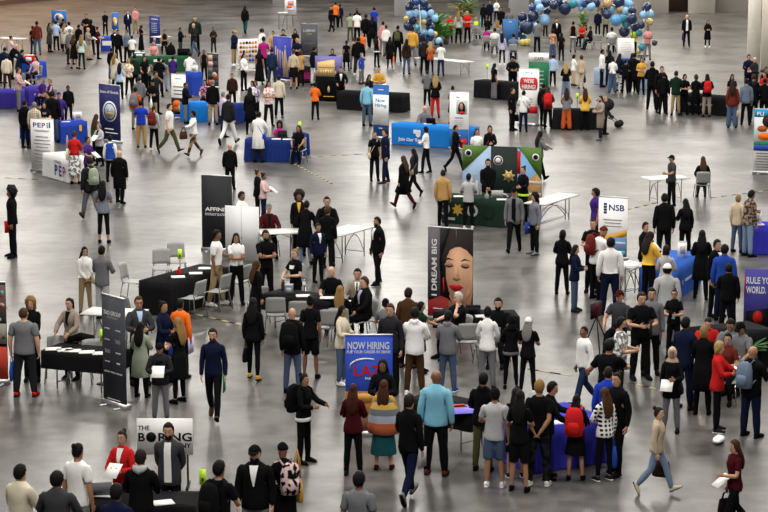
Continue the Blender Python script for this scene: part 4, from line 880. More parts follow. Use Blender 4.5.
for a in [(46, 352, 10, 'white papers at the left of the black table near the blazer woman'), (55, 354, 20, 'white paper stack left of center on the charcoal-banner table'), (72, 351, -5, 'white paper stack behind on the charcoal-banner table'), (75, 357, 10, 'front white paper stack on the charcoal-banner table'), (97, 355, 5, 'white paper stack on the black table touching the charcoal banner'),
  (178, 277, 10, 'white papers on the left half of the long black table'), (196, 273.5, 5, 'white papers right of the red cup on the long table'), (205, 268.5, 0, 'small white card at the right end of long table'),
  (303, 296, 5, 'white papers before the bald man in black'), (327, 298, 0, 'white papers before the grey suited man'), (355, 303, -10, 'pile of papers before the man in blue shirt'),
  (470, 320, 5, 'white papers before the white-haired recruiter'), (485, 322, 0, 'open leaflet on the table before the portrait banner'),
  (95, 487, 10, 'white papers beside the laptop on the bottom table'), (107, 495, -10, 'white papers on the bottom black table by the navy man'), (163, 503, 20, 'white papers near the grey hooded man'), (560, 425, 15, 'white papers on the blue table in the lower crowd'), (466, 423, 12, 'white leaflets on the black and blue runner table'),
  (275, 140, 5, 'white papers before the woman in magenta'), (284, 141.5, 0, 'white papers on the navy table, right of the magenta woman'), (448, 200, 0, 'white papers on the left end of the badge table'), (498, 203, 0, 'white papers on the right end of the badge table'), (428, 124, 0, 'white paper before the man at the bright blue table'),
  (760, 230, 0, 'white papers on the violet table at right edge'), (612, 275, 0, 'white papers before the black t-shirted man'), (68, 122.5, 0, 'white papers on the blue table before the navy suit'), (42, 91, 0, 'white papers on the violet table')]: sheet(*a)
sheet(465, 416, 12, 'blue and red printed runner lying on the black table', .9, .6, fabric('print_ultra-white') if 0 else mat('runner_violet', (.13,.10,.55)), name='table_runner', t=.004)
sheet(430, 414, 12, 'dark red leaflets on the black table by the blue shirt man', .3, .22, mat('ink_red'), name='leaflet_stack'); sheet(446, 411, 30, 'red and yellow leaflets behind the man in blue shirt', .2, .16, mat('ink_orange'), name='leaflet_stack')
def laptop(px, py, rz, label, z=.757, col='black'):
    t = thing(empty('laptop', at(px, py, z), R(rz)), label, 'laptop', 'laptops'); f = fabric(col); MB().box((0, 0, .01), (.33, .23, .02), f).build('keyboard', parent=t)
    V = [(x, .115+(.0 if z_ == 0 else .07)+y, .02+z_) for z_ in (0, .21) for x in (-.165, .165) for y in (0, .012)]; MB().add(V, [(0,2,6,4),(1,5,7,3),(0,4,5,1),(2,3,7,6),(0,1,3,2),(4,6,7,5)], f).build('screen', parent=t)
laptop(285.5, 136.5, 15, 'dark open laptop on the navy table before the magenta woman', col='charcoal'); laptop(441, 122, 170, 'black laptop on the bright blue table'); laptop(497, 197.5, 180, 'silver laptop standing open on the badge table', col='lightgrey'); laptop(97, 483, 190, 'grey laptop on the bottom black table', col='grey')
def bottle(px, py, label, col='white', h=.2, r=.033, z=.757, name='bottle', cap='white', cat='bottle', rings=None):
    t = MB().tube([(0, 0, 0), (0, 0, h*.05), (0, 0, h*.6), (0, 0, h*.78), (0, 0, h*.85), (0, 0, h)], [r*.9, r, r, r*.5, r*.4, r*.4], fabric(col), 12).build(name, smooth=True, loc=at(px, py, z)); thing(t, label, cat, 'things standing on the tables')
    MB().tube([(0, 0, h), (0, 0, h+.02)], r*.45, fabric(cap), 10).build('cap', parent=t)
bottle(281, 290, 'iced drink cup on the center table by the blonde recruiter', 'brown', .24, .045, name='drink_cup', cat='cup'); bottle(179, 274.5, 'red cup on the long black table', 'red', .16, .05, name='drink_cup', cat='cup', cap='red')
bottle(484, 199.5, 'small green pot on the badge table', 'sage', .18, .06, name='pot', cat='pot', cap='sage'); bottle(73, 119, 'white bottle on the blue table', 'white', .22, .05); bottle(236, 267, 'white cup by the khaki-trousered man', 'white', .14, .04, name='drink_cup', cat='cup')
def carton(px, py, d, rz, label, col='white', z=.757, name='display_box', lid='lightgrey'):
    t = MB().box((0, 0, d[2]/2), d, fabric(col)).box((0, 0, d[2]+.006), (d[0]*1.02, d[1]*1.02, .014), fabric(lid)).build(name, loc=at(px, py, z), rz=R(rz)); thing(t, label, 'box', 'boxes on the tables')
    MB().box((0, -d[1]/2-.003, d[2]*.5), (d[0]*.6, .004, d[2]*.5), fabric(lid)).build('label', parent=t)
carton(755, 226.5, (.32, .2, .38), 10, 'white cube display box on the violet table'); carton(289, 294, (.18, .14, .2), 0, 'small patterned box beside the iced drink', 'greyblue'); carton(77, 119.5, (.3, .26, .3), 20, 'white open box on the blue table by navy suit')
carton(682, 257, (.2, .12, .36), 0, 'white upright box on the blue printed-name table', 'white'); carton(36.5, 67, (.45, .3, .35), 0, 'red and white display box on the bright blue table', 'red', lid='white'); carton(473, 314, (.3, .2, .16), 0, 'black camera case on the portrait banner table', 'charcoal', lid='black'); carton(195, 80, (.3,.2,.3), 0, 'white box on the tall blue counter', z=1.0); carton(142, 58, (.5,.3,.2), 0, 'teal tray on the green covered table', 'teal', lid='white'); carton(169.5, 47.5, (.6,.4,.3), 0, 'black case on the small white table', 'black', lid='black')
carton(456, 53.5, (.4,.25,.25), 0, 'white box on the folding table below balloons', 'white'); carton(420, 52.5, (.4,.3,.22), 0, 'white box left on the folding table below balloons', 'white')
# open laptop with red screen at the right, leaning on its bag stand
t = thing(empty('music_stand', G(596, 352), R(60)), 'black folding stand with a dark red tablet before the burgundy cap man', 'stand', 'display signs'); bk = mat('black')
for q in ((-.25, -.2), (.25, -.2), (0, .3)): MB().tube([(q[0], q[1], .01), (0, 0, .75)], .014, bk).build('leg', parent=t)
MB().box((0, 0, .88), (.42, .05, .28), mat('ink_wine')).box((0, .02, .88), (.46, .03, .32), bk).build('tablet', parent=t)
# coat over the chair, pedestal number flags
def flag(px, py, ytop, label, up=0.0):
    p = G(px, py); hh = topz(p.y, ytop); t = thing(empty('table_flag', p), label, 'sign', 'neon table markers')
    MB().tube([(0, 0, .02), (0, 0, hh-.02)], .008, mat('black')).build('pole', parent=t); MB().tube([(0, 0, 0), (0, 0, .02)], [.14, .12], mat('black'), 14).build('base', parent=t)
    MB().box((0, -.012, hh-.12), (.10, .008, .24), mat('neon', (.52,.85,.03), rough=.5)).box((0, -.018, hh-.16), (.03, .004, .05), mat('black')).build('card', parent=t)
flag(180.5, 291, 249, 'neon green marker card on a pole by the long black table'); flag(300, 152, 121.5, 'neon green marker card on a pole by the navy table'); flag(203.5, 530, 469, 'neon green marker card beside the backpack wearer at the bottom'); flag(103.5, 384, 329, 'neon green marker card behind the charcoal banner'); flag(487, 93, 64, 'neon green marker card on the black draped table'); flag(577, 119, 93, 'neon green marker card behind the woman in yellow')
c = None; V, P = loft([(-.26, 0, 0), (-.2, 0, .2), (0, 0, .24), (.2, 0, .2), (.26, 0, 0)], [(.06,.10), (.08,.12), (.08,.12), (.08,.12), (.06,.10)], 12, ref=(0, 1, 0))
p = G(80, 383); o = mk('black_coat', V, P, fabric('black'), loc=(p.x, p.y+.28, .62)); thing(o, 'black coat hung over the chair behind the black table', 'coat'); MB().tube([(-.2, -.1, .1), (-.22, -.12, -.25)], [.05, .04], fabric('black')).build('sleeve', parent=o, smooth=True)
# crumpled white paper on the floor
V, P = sphere(12, 8); V = np.array([v*(1+.35*noise.noise(Vector(v)*2.3)) for v in V])*np.array((.10,.22,.06))+np.array((0,0,.065)); o = mk('crumpled_paper', V, P, SURF, loc=G(718.5, 443), rz=R(-20)); thing(o, 'crumpled white paper lying on the floor beside the wine-red woman', 'paper')
# waste bag, stroller
V, P = loft([(0,0,.01),(0,0,.1),(0,0,.3),(0,0,.5),(0,0,.58)], [(.2,.18),(.26,.24),(.25,.22),(.16,.15),(.05,.05)], 14); o = mk('waste_bag', V, P, fabric('black'), loc=G(171, 55)); thing(o, 'black full bag beside the small white table', 'bag'); MB().tube([(0,0,.56),(0,0,.66)], [.04,.07], fabric('black')).build('knot', parent=o, smooth=True)
t = thing(empty('stroller', G(610, 127), R(70)), 'black baby stroller with hood behind the grey coat man', 'stroller'); f = fabric('charcoal')
MB().tube([(0, -.1, .35), (0, .05, .42), (0, .2, .75)], [(.2,.08), (.22,.10), (.2,.06)], f, 12).build('seat', parent=t, smooth=True); V, P = sphere(14, 8); V = V[:, :]*np.array((.23,.27,.25))+np.array((0,.12,.86)); mk('hood', V, P, f, parent=t)
MB().tube([(-.2,.5,1.02),(-.2,.1,.5),(-.2,-.35,.14)], .014, STEEL()).tube([(.2,.5,1.02),(.2,.1,.5),(.2,-.35,.14)], .014, STEEL()).tube([(-.2,.5,1.02),(.2,.5,1.02)], .018, f).tube([(-.2,.15,.45),(-.22,.32,.15)], .014, STEEL()).tube([(.2,.15,.45),(.22,.32,.15)], .014, STEEL()).build('frame', parent=t)
for x, y in ((-.23,.32), (.23,.32), (-.2,-.35), (.2,-.35)): MB().tube([(x-.02,y,.14), (x+.02,y,.14)], .135, mat('black'), 16).build('wheel', parent=t, smooth=False)
# ---------------------------------------------------------------- balloons
BC = dict(n=(.012,.025,.075), l=(.24,.45,.70), s=(.10,.30,.58), t=(.03,.22,.30), g=(.45,.30,.13), y=(.50,.40,.12), d=(.04,.05,.06), b=(.02,.06,.22), p=(.55,.62,.68))
BN = dict(n='navy', l='light blue', s='sky blue', t='teal', g='gold', y='pale gold', d='dark grey', b='deep blue', p='pearl white')
bproto = {}
def balloon(px, py, r_px, c, yp, where):
    d = ray(px, py); k = yp/d.y; pos = Vector((d.x*k, yp, HC+d.z*k)); r = r_px/ppm(yp); pos.z = max(pos.z, r*1.12)
    if c not in bproto:
        V, P = sphere(20, 14); V = V.copy(); lo = V[:, 2] < 0; V[lo, 2] *= 1.14; o = mk('balloon', V, P, mat('balloon_'+c, BC[c], rough=.16, spec=.6)); k = MB().tube([(0,0,-1.13),(0,0,-1.17),(0,0,-1.2)], [.03,.05,.08], MATS['balloon_'+c]).build('knot', parent=o); bproto[c] = o
    else: o = copy_tree(bproto[c])
    o.location = pos; o.scale = (r, r, r); o.rotation_euler = (random.uniform(-.4,.4), random.uniform(-.4,.4), 0)
    thing(o, '%s balloon %s' % (BN[c], where), 'balloon', '%s balloons %s' % (BN[c], where))
YA = G(560, 44).y; e0 = lambda x, y: (504+x/5.45, y/5.447)
for x, y, r, c in [(160,85,30,'n'),(125,145,38,'n'),(195,42,22,'l'),(220,105,29,'l'),(155,40,20,'b'),(60,130,26,'n'),(100,90,25,'n'),(75,175,26,'n'),(175,142,21,'l'),(235,58,21,'n'),(230,15,25,'n'),(270,25,25,'n'),(330,42,36,'n'),(300,8,22,'n'),(405,5,30,'l'),(375,20,24,'t'),(440,20,20,'b'),(475,35,24,'l'),(462,8,20,'n'),(500,12,26,'n'),(525,37,18,'g'),(565,18,26,'g'),(580,45,30,'l'),(625,8,32,'n'),(635,48,24,'g'),(665,58,22,'l'),(610,108,31,'s'),(645,98,24,'t'),(695,105,32,'n'),(655,168,31,'n'),(700,60,22,'n'),(670,14,26,'l'),(715,150,22,'n'),(560,78,24,'n'),(665,130,22,'t'),(185,10,20,'l'),(130,118,20,'n'),(105,205,20,'t'),(545,60,20,'n'),(420,45,16,'l'),(35,160,18,'n'),(170,170,16,'s'),(690,25,18,'s')]:
    balloon(*e0(x, y), r/5.45, c, YA+random.uniform(-.5, .5), 'in the big arch')
for x, y, r, c in [(100,240,18,'y'),(122,262,19,'y'),(130,292,18,'y'),(97,292,15,'t'),(115,240,14,'g')]: balloon(*e0(x, y), r/5.45, c, YA-1.2+random.uniform(-.3,.3), 'in the small bunch at the arch foot')
for x, y, r, c in [(105,35,22,'n'),(83,80,20,'l'),(120,75,22,'l'),(92,42,18,'b'),(118,118,20,'y'),(145,232,16,'d'),(75,255,20,'t'),(60,278,15,'y'),(20,100,30,'n'),(40,148,24,'n'),(18,55,20,'n'),(60,180,18,'t'),(72,135,20,'n')]: balloon(628+x/5.45, y/5.447, r/5.45, c, G(645, 56).y+random.uniform(-.6,.3), 'in the right hand column of the arch')
YL = G(425, 48).y
for x, y, r, c in [(170,40,22,'n'),(215,50,24,'n'),(185,15,20,'n'),(250,15,24,'n'),(270,45,24,'n'),(175,75,22,'l'),(207,72,21,'l'),(245,80,25,'l'),(287,70,20,'l'),(240,50,20,'b'),(190,110,22,'n'),(215,150,18,'t'),(270,112,24,'n'),(230,125,14,'y'),(252,118,13,'y'),(165,140,26,'n'),(287,150,25,'n'),(252,176,20,'l'),(287,175,18,'l'),(232,195,22,'n'),(226,236,23,'n'),(252,215,26,'n'),(285,202,21,'b'),(311,185,15,'y'),(330,222,18,'l'),(210,8,20,'b'),(155,100,15,'y'),(310,100,20,'l'),(200,180,18,'n')]: balloon(378+x/5.45, y/5.447, r/5.45, c, YL+random.uniform(-.5,.5), 'in the balloon column')
# thin weighted stand inside each balloon column and along the arch (the balloons hang on it)
def frame(pts, label):
    m = MB(); m.tube(pts, .03, mat('white')); m.tube([(pts[0][0], pts[0][1], 0), (pts[0][0], pts[0][1], .05)], .3, mat('darkgrey'), 16); o = m.build('balloon_stand'); thing(o, label, 'stand', 'balloon stands')
def pp(px, py, yp): d = ray(px, py); k = yp/d.y; return (d.x*k, yp, max(0.02, HC+d.z*k))
frame([pp(509, 42, YA), pp(518, 30, YA), pp(532, 17, YA), pp(550, 6, YA), pp(572, -2, YA), pp(600, -2, YA), pp(620, 8, YA), pp(630, 25, YA), pp(632, 46, YA)], 'white tube carrying the big balloon arch'); frame([pp(421, 47, YL), pp(421, 30, YL), pp(420, 15, YL), pp(418, -4, YL)], 'white tube carrying the left balloon column'); yr = G(645, 56).y; frame([pp(643, 56, yr), pp(643, 30, yr), pp(645, 8, yr)], 'white tube carrying the right balloon column')
# ---------------------------------------------------------------- plants
def plant(px, py, hpx, n, label, wide=.5, leaf=(.06,.17,.02), pot=True, z=0, L_=.7):
    p = G(px, py, z); H = hpx/ppm(p.y); t = thing(empty('potted_plant', p), label, 'plant', 'green potted plants'); m = MB(); r = random.Random(int(px)); lm = mat('leaf_%.2f' % leaf[1], leaf, rough=.5)
    if pot: MB().tube([(0,0,0),(0,0,.3)], [.14,.19], mat('pot_dark', (.05,.04,.035)), 14).build('pot', parent=t)
    b0 = .28 if pot else .02
    for i in range(n):
        a = r.uniform(0, 6.283); base = Vector((0, 0, b0+r.random()**1.2*(H-b0)*.75)) if L_ < 1 else Vector((0, 0, b0)); l = (H-base.z)*r.uniform(.6, 1.05) if L_ >= 1 else wide*r.uniform(.7, 1.2); d = Vector((math.cos(a), math.sin(a), 0)); pts = []
        for k in range(5): f = k/4; pts.append(base+d*wide*f*r.uniform(.9,1.1)*(1 if L_ < 1 else f)+Vector((0, 0, l*(f-.55*f*f*(1 if L_ < 1 else .5)))))
        u = d.cross(Vector((0, 0, 1))); ww = .05+.05*r.random(); V = []; 
        for k, q in enumerate(pts): wk = ww*math.sin(math.pi*(.12+.86*k/4)); V += [q-u*wk, q+Vector((0,0,.012)), q+u*wk, q-Vector((0,0,.008))]
        m.add(V, [(k*4+j, k*4+(j+1) % 4, k*4+4+(j+1) % 4, k*4+4+j) for k in range(4) for j in range(4)], lm)
    MB().tube([(0,0,b0-.02),(0,0,b0+(H-b0)*.7)], .02, mat('stem_brown', (.12,.08,.04))).build('stem', parent=t); m.build('foliage', parent=t)
plant(437, 45, 32, 130, 'tall bright green bush beside the balloon column', .75, (.05,.20,.01)); plant(446, 44, 22, 70, 'lower green bush right of the balloon column', .55, (.08,.26,.02)); plant(460, 34, 32, 90, 'tall golden-brown plant behind the red shirted helpers', .8, (.22,.17,.03)); plant(468, 26, 28, 90, 'dark green plant at the top edge behind the red helpers', .8, (.04,.13,.02)); plant(582, 36, 26, 60, 'slim green plant standing under the arch', .4, (.12,.30,.03)); plant(606, 24, 10, 40, 'small green plant below the gold balloons', .5, (.06,.18,.03))
plant(748, 371, 38, 36, 'green spiky plant beside the right black table', .42, (.04,.12,.03), L_=1.2); plant(700, 372, 30, 30, 'dark green spiky plant behind the man in red polo', .35, (.04,.10,.04), L_=1.2)
